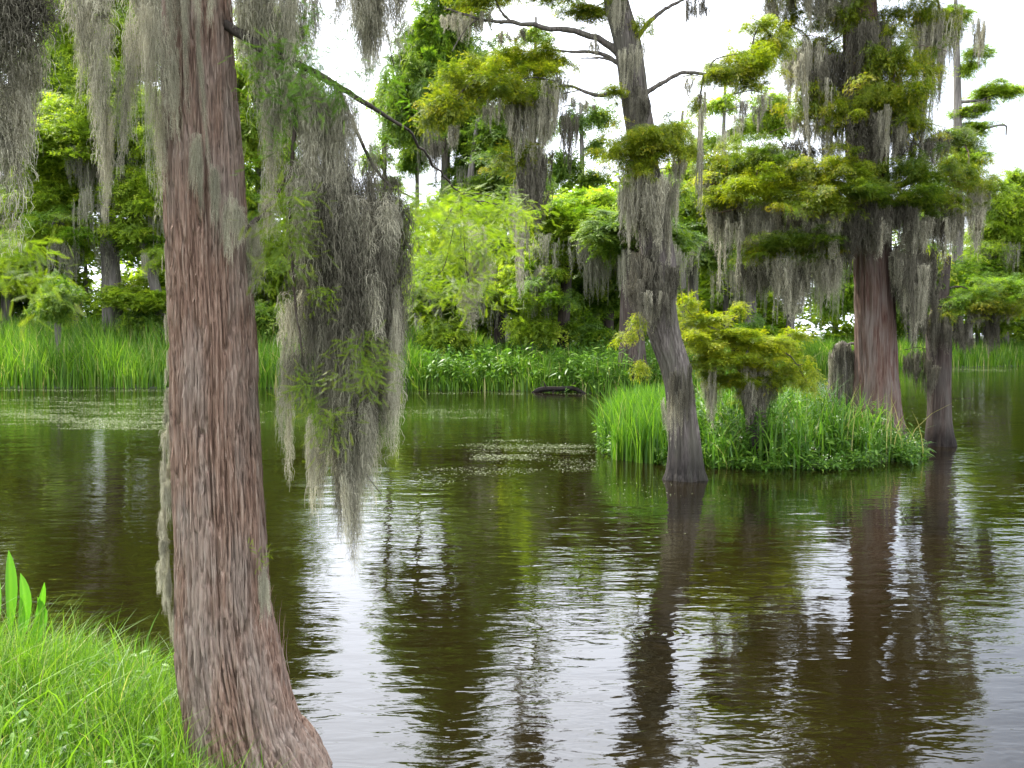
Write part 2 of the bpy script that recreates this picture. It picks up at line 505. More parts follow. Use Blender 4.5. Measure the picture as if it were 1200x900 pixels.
def moss_beard(near, L, rad, ntress, nstr):
    """tresses of thin strands, top at z=0, ends down to about -L"""
    out = []
    K = int(18 * L / .8) + 6 if near else 9
    for tr in range(ntress):
        a = rng.uniform(0, 6.28); r0 = rad * math.sqrt(rng.uniform(0, 1))
        c = np.array([math.cos(a) * r0, math.sin(a) * r0])
        TL = L * (1 - .55 * rng.uniform(0, 1) ** 1.3) * (1 - .25 * r0 / rad)
        tr_r = rad * rng.uniform(.22, .42)
        sway = rng.normal(0, .04 * L, 2)
        n = nstr
        t = np.linspace(0, 1, K)[None]
        SL = (TL * rng.uniform(.45, 1.0, n) ** .8)[:, None]
        st = (rng.uniform(0, .35, n) * TL)[:, None] * (rng.uniform(0, 1, n) < .5)[:, None]
        top_z = -rng.uniform(0, .22) * L
        z = -st - (SL - st * .5) * t
        z = np.maximum(z, -TL * 1.02 - .02 * rng.uniform(0, 1, (n, 1)) * L)
        zz = np.clip(-z / TL, 0, 1)
        an = rng.uniform(0, 6.28, (n, 1)); rr = tr_r * np.sqrt(rng.uniform(0, 1, (n, 1)))
        env = (1 - .80 * zz ** 1.4)
        ph = rng.uniform(0, 6.28, (n, 1)); fq = rng.uniform(3, 8, (n, 1))
        am = (.012 if near else .010) * (1 if near else L * 1.5)
        x = c[0] * (1 - .35 * zz) + np.cos(an) * rr * env + am * np.sin(zz * fq * 3 + ph) + sway[0] * zz ** 1.5
        y = c[1] * (1 - .35 * zz) + np.sin(an) * rr * env + am * np.cos(zz * fq * 2.3 + ph * 2) + sway[1] * zz ** 1.5
        z = z + top_z
        jit = rng.normal(0, .0035 if near else .004 * L, (n, K, 2))
        P = np.stack([x + jit[..., 0], y + jit[..., 1], z], -1)
        w0 = .0040 if near else .012
        Wd = w0 * (1 - .7 * t) * np.ones((n, 1))
        tn = np.clip(rng.normal(.36, .24, n) + rng.normal(0, .17), 0, .95)
        out.append(ribbons(P, Wd, None, tn))
        # curly side hairs
        m = (int(K * 1.8) if near else 9)
        idx = rng.integers(0, K, (n, m))
        base = np.take_along_axis(P, idx[..., None].repeat(3, -1), 1).reshape(-1, 3)
        N = len(base)
        kk = 4 if near else 3
        hl = (rng.uniform(.025, .08, N) if near else rng.uniform(.03, .09, N) * L * .9)
        ha = rng.uniform(0, 6.28, N)
        s = np.linspace(0, 1, kk)[None]
        out_r = np.sin(s * rng.uniform(1.3, 2.6, (N, 1))) * .62
        HP = np.stack([base[:, :1] + np.cos(ha)[:, None] * hl[:, None] * out_r,
                       base[:, 1:2] + np.sin(ha)[:, None] * hl[:, None] * out_r,
                       base[:, 2:] - hl[:, None] * s * rng.uniform(.25, 1, (N, 1)) + (hl[:, None] * .25 * np.sin(s * 3) if near else 0)], -1)
        HW = (w0 * .75) * (1 - .6 * s) * np.ones((N, 1))
        out.append(ribbons(HP, HW, None, np.clip(np.repeat(tn, m) + .12 + rng.normal(0, .1, N), 0, 1)))
    V, Fc, t = join(out)
    return V, Fc, t

PADS_MID = [pad_template(1, a, b, .28, n) for a, b, n in ((.22, .12, 6), (.22, .12, 6), (.22, .10, 5), (.40, .17, 14), (.40, .17, 14), (.40, .14, 13), (.64, .24, 27), (.64, .22, 27))]
PADS_FAR = [pad_template(2, a, b, .85, n) for a, b, n in ((.7, .4, 11), (.7, .35, 10), (1.15, .6, 24), (1.15, .6, 24), (1.15, .5, 22), (1.8, .9, 46))]
LOOSE_MID = [pad_template(1, .8, .42, .26, n) for n in (15, 13)]
LOOSE_FAR = [pad_template(2, 1.8, 1.1, .8, n) for n in (20, 17, 24)]
def set_mat(o, mat):
    o.material_slots[0].link = 'OBJECT'
    o.material_slots[0].material = mat
def put_pad(root, px, py, rx, ry, Y, pads, mat, name="foliage"):
    m = ppm(Y) * 1.15; c = W(px, py, Y); RX, RZ = rx * m, ry * m
    best = sorted(pads, key=lambda q: abs(math.log(q[0] / RX)) + rng.uniform(0, .25))[0]
    o = add(name, best[2], root, c - np.array(root.location))
    o.scale = (RX / best[0], RX / best[0], min(1.7, max(.55, RZ / best[1])))
    o.rotation_euler = (float(rng.normal(0, .08)), float(rng.normal(0, .08)), float(rng.choice((0, 3.14)) + rng.normal(0, .35)))
    if mat is not M_OLIVE: set_mat(o, mat)
    return c

MOSS_NEAR = [(L, moss_beard(True, L, .045 + .03 * L, nt_, 7)) for L, nt_ in ((.3, 4), (.3, 5), (.6, 4), (.6, 5), (1.0, 5), (1.0, 4))]
MOSS_MID = [moss_beard(False, 1.0, .17, 6, 12) for _ in range(7)]
MOSS_THIN = [moss_beard(False, 1.0, .07, 2, 11) for _ in range(3)]
def far_curtain():
    T = [moss_beard(False, 1.0, .22, 5, 6) for _ in range(3)]
    ps = []
    for q in range(9):
        V, Fc, t = T[q % 3]
        L = rng.uniform(.45, 1.)
        ps.append((V * np.array([1.5, 1.5, L]) + np.array([rng.uniform(-1, 1), rng.uniform(-.4, .4), rng.uniform(-.15, .05)]), Fc, np.clip(t + rng.normal(0, .12), 0, 1)))
    return join(ps)
ME_FARM = []
def _mm(nm, T, mat): return make_mesh(nm, T[0], T[1], T[2], mat=mat)
ME_NEAR = [(L, _mm("near_moss", T, M_MOSS)) for L, T in MOSS_NEAR]
ME_MID = [_mm("moss", T, M_MOSS) for T in MOSS_MID]
for _ in range(4):
    T = far_curtain(); ME_FARM.append(_mm("far_moss", T, M_MOSSF))
ME_THIN = [_mm("moss_thin", T, M_MOSS) for T in MOSS_THIN]

# ------------------------------------------------------------------ tree builder
def bark_bump(k, flute, rough, fr, seed, n_low=0.25):
    def f(th, s, C):
        h = C[:, 2:3] - C[0, 2]
        fl = 1 + flute * np.exp(-h / .45) * (.6 * np.cos(k * th + seed) + .4 * np.cos((k + 3) * th + 2 * seed + .6 * h))
        th2 = th + .1 * np.sin(h * 1.3 + seed)
        p = np.stack(np.broadcast_arrays(np.cos(th2) * fr + 50 + seed, np.sin(th2) * fr + 70, h * n_low * 4 + 9), -1)
        q = np.stack(np.broadcast_arrays(np.cos(th2) * fr * 3 + 50 + seed, np.sin(th2) * fr * 3 + 70, h * n_low * 8 + 9), -1)
        ridge = 1 - np.abs(vnoise(p) * 2 - 1)
        lump = vnoise(np.stack(np.broadcast_arrays(np.cos(th) * 1.2 + 9, np.sin(th) * 1.2 + seed, h * .9), -1)) - .5
        return fl * (1 + rough * (ridge - .5) + rough * .6 * (vnoise(q) - .5) + .10 * lump)
    return f

def px_trunk(root, pts, Y, mat, ns=40, nr=90, k=7, flute=.12, rough=.10, fr=6., seed=1., name="trunk", below=True, dY=0.):
    """pts: (px, py, width_px) from the base up"""
    rows = []
    for px, py, w in pts:
        yy = Y + dY * (pts[0][1] - py) * ppm(Y)
        p = W(px, py, yy)
        rows.append([*p, w * ppm(yy) * .5])
    if below:
        r0 = list(rows[0]); r0[2] -= .35; r0[3] *= 1.12
        rows.insert(0, r0)
    R = spline(rows, nr)
    C, rad = R[:, :3] - np.array(root.location)[None], np.maximum(R[:, 3], .004)
    V, Fc = tube(C, rad, ns, bark_bump(k, flute, rough, fr, seed))
    return add(name, make_mesh(name, V, Fc, smooth=True, mat=mat), root)

def limb(root, world_pts, r0, r1, mat, n=14, ns=7, name="limb", wob=.03):
    P = np.array(world_pts, float)
    if len(P) == 2:
        m = (P[0] + P[1]) / 2 + np.array([0, 0, .10 * np.linalg.norm(P[1] - P[0])])
        P = np.array([P[0], m, P[1]])
    C = spline(P, n)
    L = np.linalg.norm(P[-1] - P[0])
    C[1:-1] += rng.normal(0, wob * L / n * 2, (n - 2, 3))
    V, Fc = tube(C - np.array(root.location)[None], np.linspace(r0, r1, n) * rng.uniform(.88, 1.12, n), ns)
    return add(name, make_mesh(name, V, Fc, smooth=True, mat=mat), root)

def axis_at(pts, Y, py, dY=0.):
    ys = [p[1] for p in pts][::-1]; xs = [p[0] for p in pts][::-1]; ws = [p[2] for p in pts][::-1]
    x = np.interp(py, ys, xs); w = np.interp(py, ys, ws)
    yy = Y + dY * (pts[0][1] - py) * ppm(Y)
    return W(x, py, yy), w * ppm(yy) * .5

def pad(px, py, rx, ry, Y, cl, csize, dens=1., tbase=0.):
    """foliage filling an ellipsoid seen at px,py with radii rx,ry px: several layers of flat pads -> joined"""
    m = ppm(Y)
    c = W(px, py, Y); RX, RZ = rx * m, ry * m
    RY = RX * .75
    n = max(2, int(dens * 2.2 * (RX + .15 * csize) * (RZ + .2 * csize) * 3.14 / (csize ** 2) * (1 + .5 * RY / csize) + 1))
    u = rng.normal(0, 1, (n, 3)); u /= np.linalg.norm(u, axis=1)[:, None]
    u *= (rng.uniform(.1, 1, n) ** .45)[:, None]
    P = c[None] + u * np.array([RX, RY, RZ])[None]
    parts = []
    which = rng.integers(0, len(cl), n)
    for kx in range(len(cl)):
        idx = np.where(which == kx)[0]
        if len(idx) == 0: continue
        q = len(idx)
        M = rotz(rng.uniform(0, 6.28, q)) @ rotx(rng.normal(0, .22, q)) @ roty(rng.normal(0, .22, q))
        M = M * (csize * rng.uniform(.65, 1.2, q))[:, None, None]
        parts.append(inst(cl[kx], M, P[idx], tbase + rng.normal(0, .10, q) + .08 * u[idx, 2]))
    V, Fc, t = join(parts)
    return V, Fc, np.clip(t, 0, 1), c

def pick_near(L):
    best = sorted(ME_NEAR, key=lambda q: abs(q[0] - L) + rng.uniform(0, .15))[0]
    return best

def hang(root, p, L, wide=1., kind="mid"):
    """one beard of moss as a part; p world point of its top"""
    if kind == "near":
        L0, me = pick_near(L)
        sc = (wide, wide, L / L0)
    else:
        src = ME_THIN if kind == "thin" else ME_MID
        me = src[rng.integers(0, len(src))]
        sc = (wide, wide, L)
    o = add("hanging_moss", me, root, np.array(p) - np.array(root.location))
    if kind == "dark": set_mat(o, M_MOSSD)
    o.scale = [float(v) for v in sc]
    o.rotation_euler = (float(rng.normal(0, .03)), float(rng.normal(0, .03)), float(rng.uniform(0, 6.28)))
    return o

def curtain(root, x0, x1, yt, yb, Y, n, kind="mid", wide=None, jY=.35, var=.3, slope=0.):
    for i in range(n):
        f = (i + rng.uniform(.1, .9)) / n
        px = x0 + (x1 - x0) * f
        off = (yb - yt) * .35 * rng.uniform(0, 1) ** 2
        top = yt + slope * (px - (x0 + x1) / 2) + rng.normal(0, 3) + off
        mid = 1 - .35 * abs(2 * f - 1)
        Lpx = ((yb - yt) * mid - off * .8) * (1 - var * rng.uniform(0, 1)) * .95
        yy = Y + rng.uniform(-jY, jY)
        w = wide if wide else .9
        hang(root, W(px, top, yy), max(.08, Lpx * ppm(yy)), w * rng.uniform(.75, 1.2), kind)

def build_tree(name, label, trunk, Y, blobs, curtains=(), pads=None, leaf=M_OLIVE, bark=M_BARKG, k=7, flute=.12,
               rough=.1, fr=6., cat="tree", group=None, limb_r=.035, seed=1., dY=0., nr=90, ns=40, far=False, far_moss=(), limbs=(), mossx=1., airy=False):
    pads = pads or (PADS_FAR if far else PADS_MID)
    base = W(trunk[0][0], trunk[0][1], Y)
    root = thing(name, label, cat, base, group)
    px_trunk(root, trunk, Y, bark, ns, nr, k, flute, rough, fr, seed, dY=dY)
    anchors = []
    for py in np.linspace(trunk[-1][1], trunk[0][1] - 20, 26):
        p, r = axis_at(trunk, Y, py); anchors.append((p, min(limb_r, r * .6), 0))
    for pts, a, b in limbs:
        wp = [W(q[0], q[1], Y + (q[2] if len(q) > 2 else 0)) for q in pts]
        limb(root, wp, a, b, bark, 26, 9, "limb", .04)
        C = spline(np.array(wp), 14)
        anchors += [(c, a + (b - a) * n_ / 13, 1) for n_, c in enumerate(C) if n_ > 3]
    for b in sorted(blobs, key=lambda q: abs(q[0] - axis_at(trunk, Y, q[1])[0][0] * F / Y - 600)):
        px, py, rx, ry = b[:4]
        dy = b[4] if len(b) > 4 else rng.uniform(-.5, .5) * rx * ppm(Y)
        lf = b[5] if len(b) > 5 else leaf
        c = put_pad(root, px, py, rx, ry, Y + dy, pads, lf)
        if far and not airy:
            put_pad(root, px + rng.normal(0, rx * .5), py + rng.normal(0, ry * .5), rx * .9, ry * .9, Y + dy + rng.uniform(-1.5, 1.5), pads, lf)
            put_pad(root, px + rng.normal(0, rx * .7), py + rng.normal(0, ry * .8), rx * .7, ry * .7, Y + dy + rng.uniform(-1.5, 1.5), pads, lf)
        elif rx > 22 and not far:
            put_pad(root, px + rng.normal(0, rx * .25), py + ry * .3, rx * .8, ry * .8, Y + dy + rng.uniform(-.3, .4), pads, lf)
        if far and not airy:
            for _q in range(2):
                put_pad(root, px + rng.normal(0, rx * .4), py + rng.normal(0, ry * .6), rx * 1.35, ry * 1.7, Y + dy + rng.uniform(-2, 2), LOOSE_FAR, lf if rng.uniform() < .6 else rng.choice([M_FAR, M_FARDARK, M_GREEN]))
        elif not far and rx > 17:
            put_pad(root, px + rng.normal(0, rx * .3), py + rng.normal(ry * .1, ry * .3), rx * 1.3, ry * 1.6, Y + dy + rng.uniform(-.3, .4), LOOSE_MID, lf)
        def cost(q):
            d = q[0] - c
            return np.linalg.norm(d) + (1.2 * max(0, d[2]) if q[2] == 0 else 0)
        a0 = min(anchors, key=cost)
        L = np.linalg.norm(a0[0] - c)
        if L > .12:
            c2 = c - np.array([0, 0, ry * ppm(Y) * .3])
            m = (a0[0] + c2) / 2 + np.array([rng.normal(0, .06 * L), rng.normal(0, .06 * L), rng.uniform(-.02, .16) * L])
            limb(root, [a0[0], m, c2], max(.05, min(a0[1] * 2, .09)) if far else min(a0[1], .012 + .018 * L), .02 if far else .006, bark, 10, 6)
            anchors.append((c2, .02 if not far else .04, 1))
        if not far:
            for q in range(3):
                e = c + np.array([rng.uniform(-.8, .8) * rx * ppm(Y), rng.uniform(-.4, .4) * rx * ppm(Y), rng.uniform(-.3, .5) * ry * ppm(Y)])
                limb(root, [c, e], .008, .003, bark, 6, 5, "twig")
    for c in curtains:
        curtain(root, c[0], c[1], c[2], c[3], Y + (c[5] if len(c) > 5 else 0), int(c[4] * mossx + .5), *(c[6:] if len(c) > 6 else ()))
        if c[1] - c[0] > 12 and not (c[0] - 6 < axis_at(trunk, Y, c[2])[0][0] * F / Y + 600 < c[1] + 6):
            a = W(c[0], c[2], Y + (c[5] if len(c) > 5 else 0)); b = W(c[1], c[2], Y + (c[5] if len(c) > 5 else 0))
            limb(root, [a, b], .008, .006, bark, 8, 5, "twig")
    for (x0, x1, yt, yb, n) in far_moss:
        for i in range(max(1, int(n / 4.5 + .5))):
            px = rng.uniform(x0, x1); yy = Y + rng.uniform(-2.6, .6)
            o = add("hanging_moss", ME_FARM[rng.integers(0, len(ME_FARM))], root, W(px, yt + rng.normal(0, 6), yy) - np.array(root.location))
            w = max(.5, min(1.1, (x1 - x0) * ppm(yy) * .5)) * rng.uniform(.8, 1.2)
            o.scale = (float(w), float(w), float((yb - yt) * rng.uniform(.7, 1.05) * ppm(yy)))
            o.rotation_euler = (0, 0, float(rng.choice((0, 3.14)) + rng.normal(0, .4)))
    return root

# ------------------------------------------------------------------ setting: water and banks
def grid(xs, ys, zf, mat, name, kind="structure", smooth=True):
    X, Yg = np.meshgrid(xs, ys)
    Z = zf(X, Yg)
    V = np.stack([X, Yg, Z], -1).reshape(-1, 3)
    nx, ny = len(xs), len(ys)
    i = np.arange(ny - 1)[:, None] * nx; j = np.arange(nx - 1)[None]
    Fc = np.stack([i + j, i + j + 1, i + nx + j + 1, i + nx + j], -1).reshape(-1, 4)
    return add(name, make_mesh(name, V, Fc, smooth=smooth, mat=mat), kind=kind)

grid(np.array([-1500., -60, 60, 1500]), np.array([-200., 0, 60, 2000]), lambda x, y: 0 * x, M_WATER, "river_water")
grid(np.array([-1500., 1500]), np.array([-200., 2000]), lambda x, y: 0 * x - 1.5, M_MUD, "river_bed")

edge_px = [(-900, 452), (-300, 454), (0, 455), (330, 455), (480, 456), (600, 458), (730, 462), (820, 455), (900, 442), (960, 434), (1080, 431), (1200, 429), (1600, 426)]
edge = np.array([[(px - 600) / F * (H * F / (py - 392)), H * F / (py - 392)] for px, py in edge_px])
def edgeY(x):
    return np.interp(x, edge[:, 0], edge[:, 1]) + .5 * (vnoise(np.stack([x * .7 + 90, x * 0 + 3, x * 0], -1)) - .5)

def sm(a, b, x):
    t = np.clip((x - a) / (b - a), 0, 1)
    return t * t * (3 - 2 * t)

def bank_z(x, y):
    d = y - edgeY(x)
    right = sm(8, 14, x)
    top = .55 * (1 - right) + .5 * right
    left = 1 - sm(-8, -2, x)
    n = vnoise(np.stack([x * .4 + 50, y * .4 + 50, x * 0], -1)) - .5
    return np.where(d < 0, -.9, -.25) * (1 - sm(-1, .25, d)) + sm(-.1, 1.2, d) * .12 + sm(1, 9, d) * (top + .45 * left) + n * .25 * sm(0, 3, d)

xs = np.concatenate([[-900, -400, -200, -100], np.arange(-60, 90, .5), [120, 200, 400, 900]])
dd = np.concatenate([np.arange(-1.5, 3, .3), np.arange(3, 16, 1.), [18, 22, 30, 50, 100, 300, 900]])
XX = np.repeat(xs[None], len(dd), 0)
YY = edgeY(XX) + dd[:, None]
ZZ = bank_z(XX, YY)
V = np.stack([XX, YY, ZZ], -1).reshape(-1, 3)
nx = len(xs)
i = np.arange(len(dd) - 1)[:, None] * nx; j = np.arange(nx - 1)[None]
Fc = np.stack([i + j, i + j + 1, i + nx + j + 1, i + nx + j], -1).reshape(-1, 4)
add("far_bank", make_mesh("far_bank", V, Fc, smooth=True, mat=M_SOIL), kind="structure")

ICX, ICY, IA, IB = 4.22, 16.9, 2.62, 2.35
def island_z(x, y):
    r = np.sqrt(((x - ICX) / IA) ** 2 + ((y - ICY) / IB) ** 2)
    n = vnoise(np.stack([x * 2 + 9, y * 2 + 9, x * 0], -1)) - .5
    return .22 * (1 - sm(.75, 1.08, r + n * .12)) - .12 + .06 * n
grid(np.linspace(ICX - 3.8, ICX + 3.8, 90), np.linspace(ICY - 3.2, ICY + 3.2, 80), lambda x, y: island_z(x, y) - .5 * sm(1.15, 1.3, np.sqrt(((x - ICX) / IA) ** 2 + ((y - ICY) / IB) ** 2)), M_MUD, "island_ground")

def near_d(x, y):
    """signed distance-like value, >0 inside the near bank"""
    back = 5.35 + .25 * np.sin(x * 1.7) - y                     # far edge of the bank
    xr = np.interp(y, [0, 2.4, 2.9, 3.4, 4.2, 5.4], [1.5, 1.0, -.2, -.98, -1.02, -1.5])
    return np.minimum(back, xr - x)
def near_z(x, y):
    d = near_d(x, y)
    n = vnoise(np.stack([x * 3 + 9, y * 3 + 19, x * 0], -1)) - .5
    return -.35 + .35 * sm(-.6, .0, d) + (.17 + .12 * sm(.3, 1.2, d)) * sm(0, .7, d) + .05 * n * sm(-.3, .3, d)
grid(np.linspace(-12, 3, 150), np.linspace(-6, 6.5, 130), near_z, M_SOIL, "near_bank")

# ------------------------------------------------------------------ foreground cypress
YA = 4.25
A_pts = [(303, 935, 200), (300, 905, 172), (287, 860, 140), (276, 810, 131), (267, 760, 124), (262, 700, 113), (257, 600, 107), (252, 500, 103),
         (250, 400, 100), (244, 300, 95), (239, 200, 91), (234, 100, 83), (231, 0, 76), (228, -120, 70), (226, -400, 62), (230, -800, 46), (226, -1100, 20)]
rootA = thing("bald_cypress", "large foreground bald cypress with reddish fibrous trunk and curtains of grey moss", "tree", W(303, 935, YA))
locA = np.array(rootA.location)
rows = []
for px, py, w in A_pts:
    p = W(px, py, YA); rows.append([*p, w * ppm(YA) * .5])
r0 = list(rows[0]); r0[2] -= .25; r0[3] *= 1.2; rows.insert(0, r0)
RA = spline(rows, 2000)
zt = np.concatenate([np.linspace(RA[0, 2], 3.9, 500), np.linspace(3.95, RA[-1, 2], 50)])
RA = np.stack([np.interp(zt, RA[:, 2], RA[:, q]) for q in range(4)], 1)
NSA = 380
def bumpA(th, s, C):
    h = C[:, 2:3] - C[0, 2]
    fl = 1 + .16 * np.exp(-h / .38) * (.6 * np.cos(5 * th + 1.9) + .4 * np.cos(8 * th + .5)) + .04 * np.exp(-h / 1.2) * np.cos(4 * th + 2)
    tw = th + .10 * np.sin(h * 1.1) + .035 * vnoise(np.stack(np.broadcast_arrays(th * 4 + 10, h * 5, th * 0 + 3), -1))
    def n(f, g, o):
        return vnoise(np.stack(np.broadcast_arrays(np.cos(tw) * f + 60 + o, np.sin(tw) * f + 80, h * g + o), -1))
    wv = n(5, 3., 31)
    g1 = np.exp(-((n(10, 2.4, 1) - .5) / .045) ** 2)
    g2 = np.exp(-((n(19, 5.0, 5) - .5) / .075) ** 2)
    g3 = np.exp(-((n(34, 10.0, 15) - .5) / .12) ** 2)
    c = n(60, 9, 11)
    plate = np.clip((n(16, 4.5, 23) - .5) * 6, -.5, .5)
    lump = n(1.3, 1., 3) - .5
    return fl * (1 - .11 * g1 - .075 * g2 - .035 * g3 + .016 * (c - .5) + .026 * plate + .05 * lump)
VA, FA = tube(RA[:, :3] - locA[None], RA[:, 3], NSA, bumpA)
add("trunk", make_mesh("trunk", VA, FA, smooth=True, mat=M_BARKA), rootA)
# peeling bark strips
sel = rng.integers(90, 470, 900)
ths = rng.uniform(0, 2 * math.pi, 900)
ii = sel * NSA + (ths / (2 * math.pi) * NSA).astype(int)
bp_ = VA[ii]; nrm = bp_ - (RA[sel, :3] - locA[None]); nrm[:, 2] = 0; nrm /= np.linalg.norm(nrm, axis=1)[:, None]
tan_ = np.stack([-nrm[:, 1], nrm[:, 0], 0 * nrm[:, 0]], 1)
Ls = rng.uniform(.05, .22, 900); s = np.linspace(0, 1, 5)
PP = bp_[:, None] + nrm[:, None] * (.001 + (.010 * rng.uniform(.2, 1.6, (900, 1)) * np.abs(s * 2 - 1)[None] ** 2.2))[..., None] + np.array([0, 0, 1])[None, None] * (s[None] * Ls[:, None])[..., None] \
    + tan_[:, None] * (rng.normal(0, .006, (900, 1)) * s[None])[..., None]
for_w = rng.uniform(.003, .010, (900, 1)) * np.array([.3, .9, 1, .8, .2])[None]
Vb, Fb, tb = ribbons(PP, for_w, tan_)
add("bark_strips", make_mesh("bark_strips", Vb, Fb, mat=M_BARKA), rootA, kind="stuff")

def PA(px, py, d=0.):
    return W(px, py, YA + d)
limbsA = [
    ([(240, 15, 0), (275, 35, -.05), (310, 58, -.1), (355, 78, -.1), (395, 100, -.05), (430, 122, .05), (478, 152, .2)], .026, .006),
    ([(225, -70, 0), (150, -95, -.2), (60, -80, -.5), (-60, -60, -.9), (-160, -30, -1.2)], .03, .012),
    ([(235, -60, 0), (300, -95, -.1), (380, -90, -.1), (470, -60, 0), (560, -50, .3)], .032, .01),
    ([(395, 100, -.05), (392, 170, 0), (380, 250, .02), (372, 340, 0), (385, 430, 0), (412, 500, .02)], .014, .004),
    ([(355, 78, -.1), (345, 150, -.1), (340, 240, -.1), (345, 340, -.08), (360, 470, -.08)], .010, .003),
    ([(275, 285, 0), (292, 266, -.02), (320, 235, .0), (345, 190, 0)], .013, .004),
    ([(300, -95, -.1), (310, -20, -.1), (325, 70, -.1), (320, 160, -.1)], .010, .003),
    ([(380, -90, -.1), (420, -20, 0), (450, 30, .1), (462, 80, .2)], .006, .002),
    ([(478, 152, .2), (510, 195, 1.2), (550, 232, 2.6), (600, 240, 4.)], .007, .005),
    ([(395, 100, -.05), (430, 180, .1), (455, 215, .2), (490, 235, .3)], .010, .004),
    ([(412, 500, .02), (420, 540, .02), (447, 580, .03)], .004, .0015),
]
for pts, a, b in limbsA:
    limb(rootA, [PA(x, y, d) for x, y, d in pts], a, b, M_BARKD, 30, 9, "limb", .02)
# upper limbs of the same tree, out of frame above
for px, py, d in ((60, -520, .8), (430, -560, .5), (330, -800, -1.), (80, -900, -.5), (400, -980, .9)):
    limb(rootA, [axis_at(A_pts, YA, py + 60)[0], PA(px, py, d)], .03, .01, M_BARKD, 14, 7)
    put_pad(rootA, px, py, 150, 50, YA + d, PADS_MID, M_GREEN)

def mossA(x, yt, yb, d=0., wide=1., dark=False):
    p = PA(x, yt, d)
    o = hang(rootA, p, max(.1, (yb - yt) * ppm(YA + d)), wide, "near")
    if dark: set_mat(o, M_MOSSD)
# moss to the left of the trunk, from the limb above the frame
for i in range(9):
    x = rng.uniform(76, 195)
    mossA(x, rng.uniform(-80, -30), rng.uniform(20, 110), rng.uniform(-.45, .1), rng.uniform(.7, 1.1))
for x, yt, yb in ((108, 10, 150), (118, 60, 245), (127, 120, 285), (120, 20, 200), (150, 0, 190), (147, 60, 230), (175, 0, 215), (182, 70, 255), (190, 100, 250), (95, -10, 120), (165, -20, 160), (188, 0, 190)):
    mossA(x, yt, yb, rng.uniform(-.35, .0), rng.uniform(.35, .6))
# very near the left edge
for i in range(22):
    x = rng.uniform(-60, 30)
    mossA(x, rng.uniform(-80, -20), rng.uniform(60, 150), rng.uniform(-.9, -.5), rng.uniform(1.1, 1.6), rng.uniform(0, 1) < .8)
for x, yt, yb in ((0, 60, 215), (15, 80, 225), (28, 60, 190), (-10, 90, 240), (8, 130, 300), (38, 20, 150)):
    mossA(x, yt, yb, rng.uniform(-.8, -.5), rng.uniform(.9, 1.1))
# on the trunk face and down its left flank
for x, yt, yb, d in ((200, -50, 110, -.22), (213, -70, 70, -.24), (228, -60, 40, -.24), (230, 20, 210, -.21), (205, 40, 170, -.2), (248, -60, 40, -.2), (216, -10, 130, -.22)):
    mossA(x, yt, yb, d, rng.uniform(.22, .42))
for x0, y0, x1, y1 in ((228, 150, 255, 205), (250, 190, 290, 262)):
    for q in range(5):
        f = rng.uniform(0, 1)
        mossA(x0 + (x1 - x0) * f, y0 + (y1 - y0) * f - 10, y0 + (y1 - y0) * f + rng.uniform(45, 110), -.215, rng.uniform(.2, .38))
for y in np.arange(260, 735, 7.):
    x = np.interp(y, [260, 400, 500, 560, 640, 740], [194, 199, 196, 191, 192, 204]) + rng.normal(0, 3)
    k_ = np.interp(y, [260, 420, 520, 680, 740], [.35, .6, 1., 1., .6])
    mossA(x, y, y + rng.uniform(25, 70) * k_, rng.uniform(-.08, .04), rng.uniform(.08, .32) * k_)
for x, yt, yb in ((309, 655, 715), (305, 665, 740), (312, 670, 730)):
    mossA(x, yt, yb, -.10, .22)
# column beside the trunk and the swoop to the stub
for x, yt, yb in ((313, 60, 240), (316, 120, 285), (322, 40, 200), (300, 250, 320), (298, 265, 395), (312, 215, 290)):
    mossA(x, yt, yb, rng.uniform(-.12, 0), rng.uniform(.35, .6))
# upper tangle along the limb
for i in range(22):
    x = rng.uniform(275, 480)
    mossA(x, rng.uniform(-80, -20), np.interp(x, [280, 340, 400, 480], [90, 120, 90, 40]) + rng.uniform(-50, 50), rng.uniform(-.25, .2), rng.uniform(.6, 1.))
for i in range(18):
    x = rng.uniform(320, 440)
    ys = np.interp(x, [262, 310, 355, 430, 478], [28, 58, 78, 122, 152])
    mossA(x, ys, ys + rng.uniform(60, 170), rng.uniform(-.15, .1), rng.uniform(.6, 1.))
# the great hanging clump, its inner shade painted in by mostly darker moss
def clump_bottom(x): return np.interp(x, [328, 345, 360, 385, 405, 425, 445, 470, 490], [520, 560, 590, 640, 680, 650, 560, 540, 420])
for i in range(95):
    x = rng.triangular(328, 395, 488)
    top = np.interp(x, [328, 345, 380, 420, 470, 488], [215, 175, 130, 160, 200, 235])
    bot = clump_bottom(x)
    yt = top + (bot - top) * rng.uniform(0, .72) ** 1.1
    L = rng.uniform(.22, .5) * (bot - top) * (1.15 if yt < 300 else .9)
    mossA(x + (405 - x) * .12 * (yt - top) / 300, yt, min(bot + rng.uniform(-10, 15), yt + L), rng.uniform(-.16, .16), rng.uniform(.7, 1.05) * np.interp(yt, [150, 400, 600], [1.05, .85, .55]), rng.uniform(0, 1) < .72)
for x, yt, yb in ((398, 480, 640), (410, 470, 665), (404, 540, 660), (418, 500, 630), (365, 470, 600), (372, 500, 620), (464, 330, 540), (460, 420, 545), (338, 380, 500), (334, 430, 590), (452, 380, 520), (414, 560, 680)):
    mossA(x, yt, yb, rng.uniform(-.1, .1), rng.uniform(.45, .65))
ME_SPRAY = [make_mesh("near_spray", T[0], T[1], np.clip(T[2], 0, 1), mat=M_NEARG) for T in CL_NEAR]
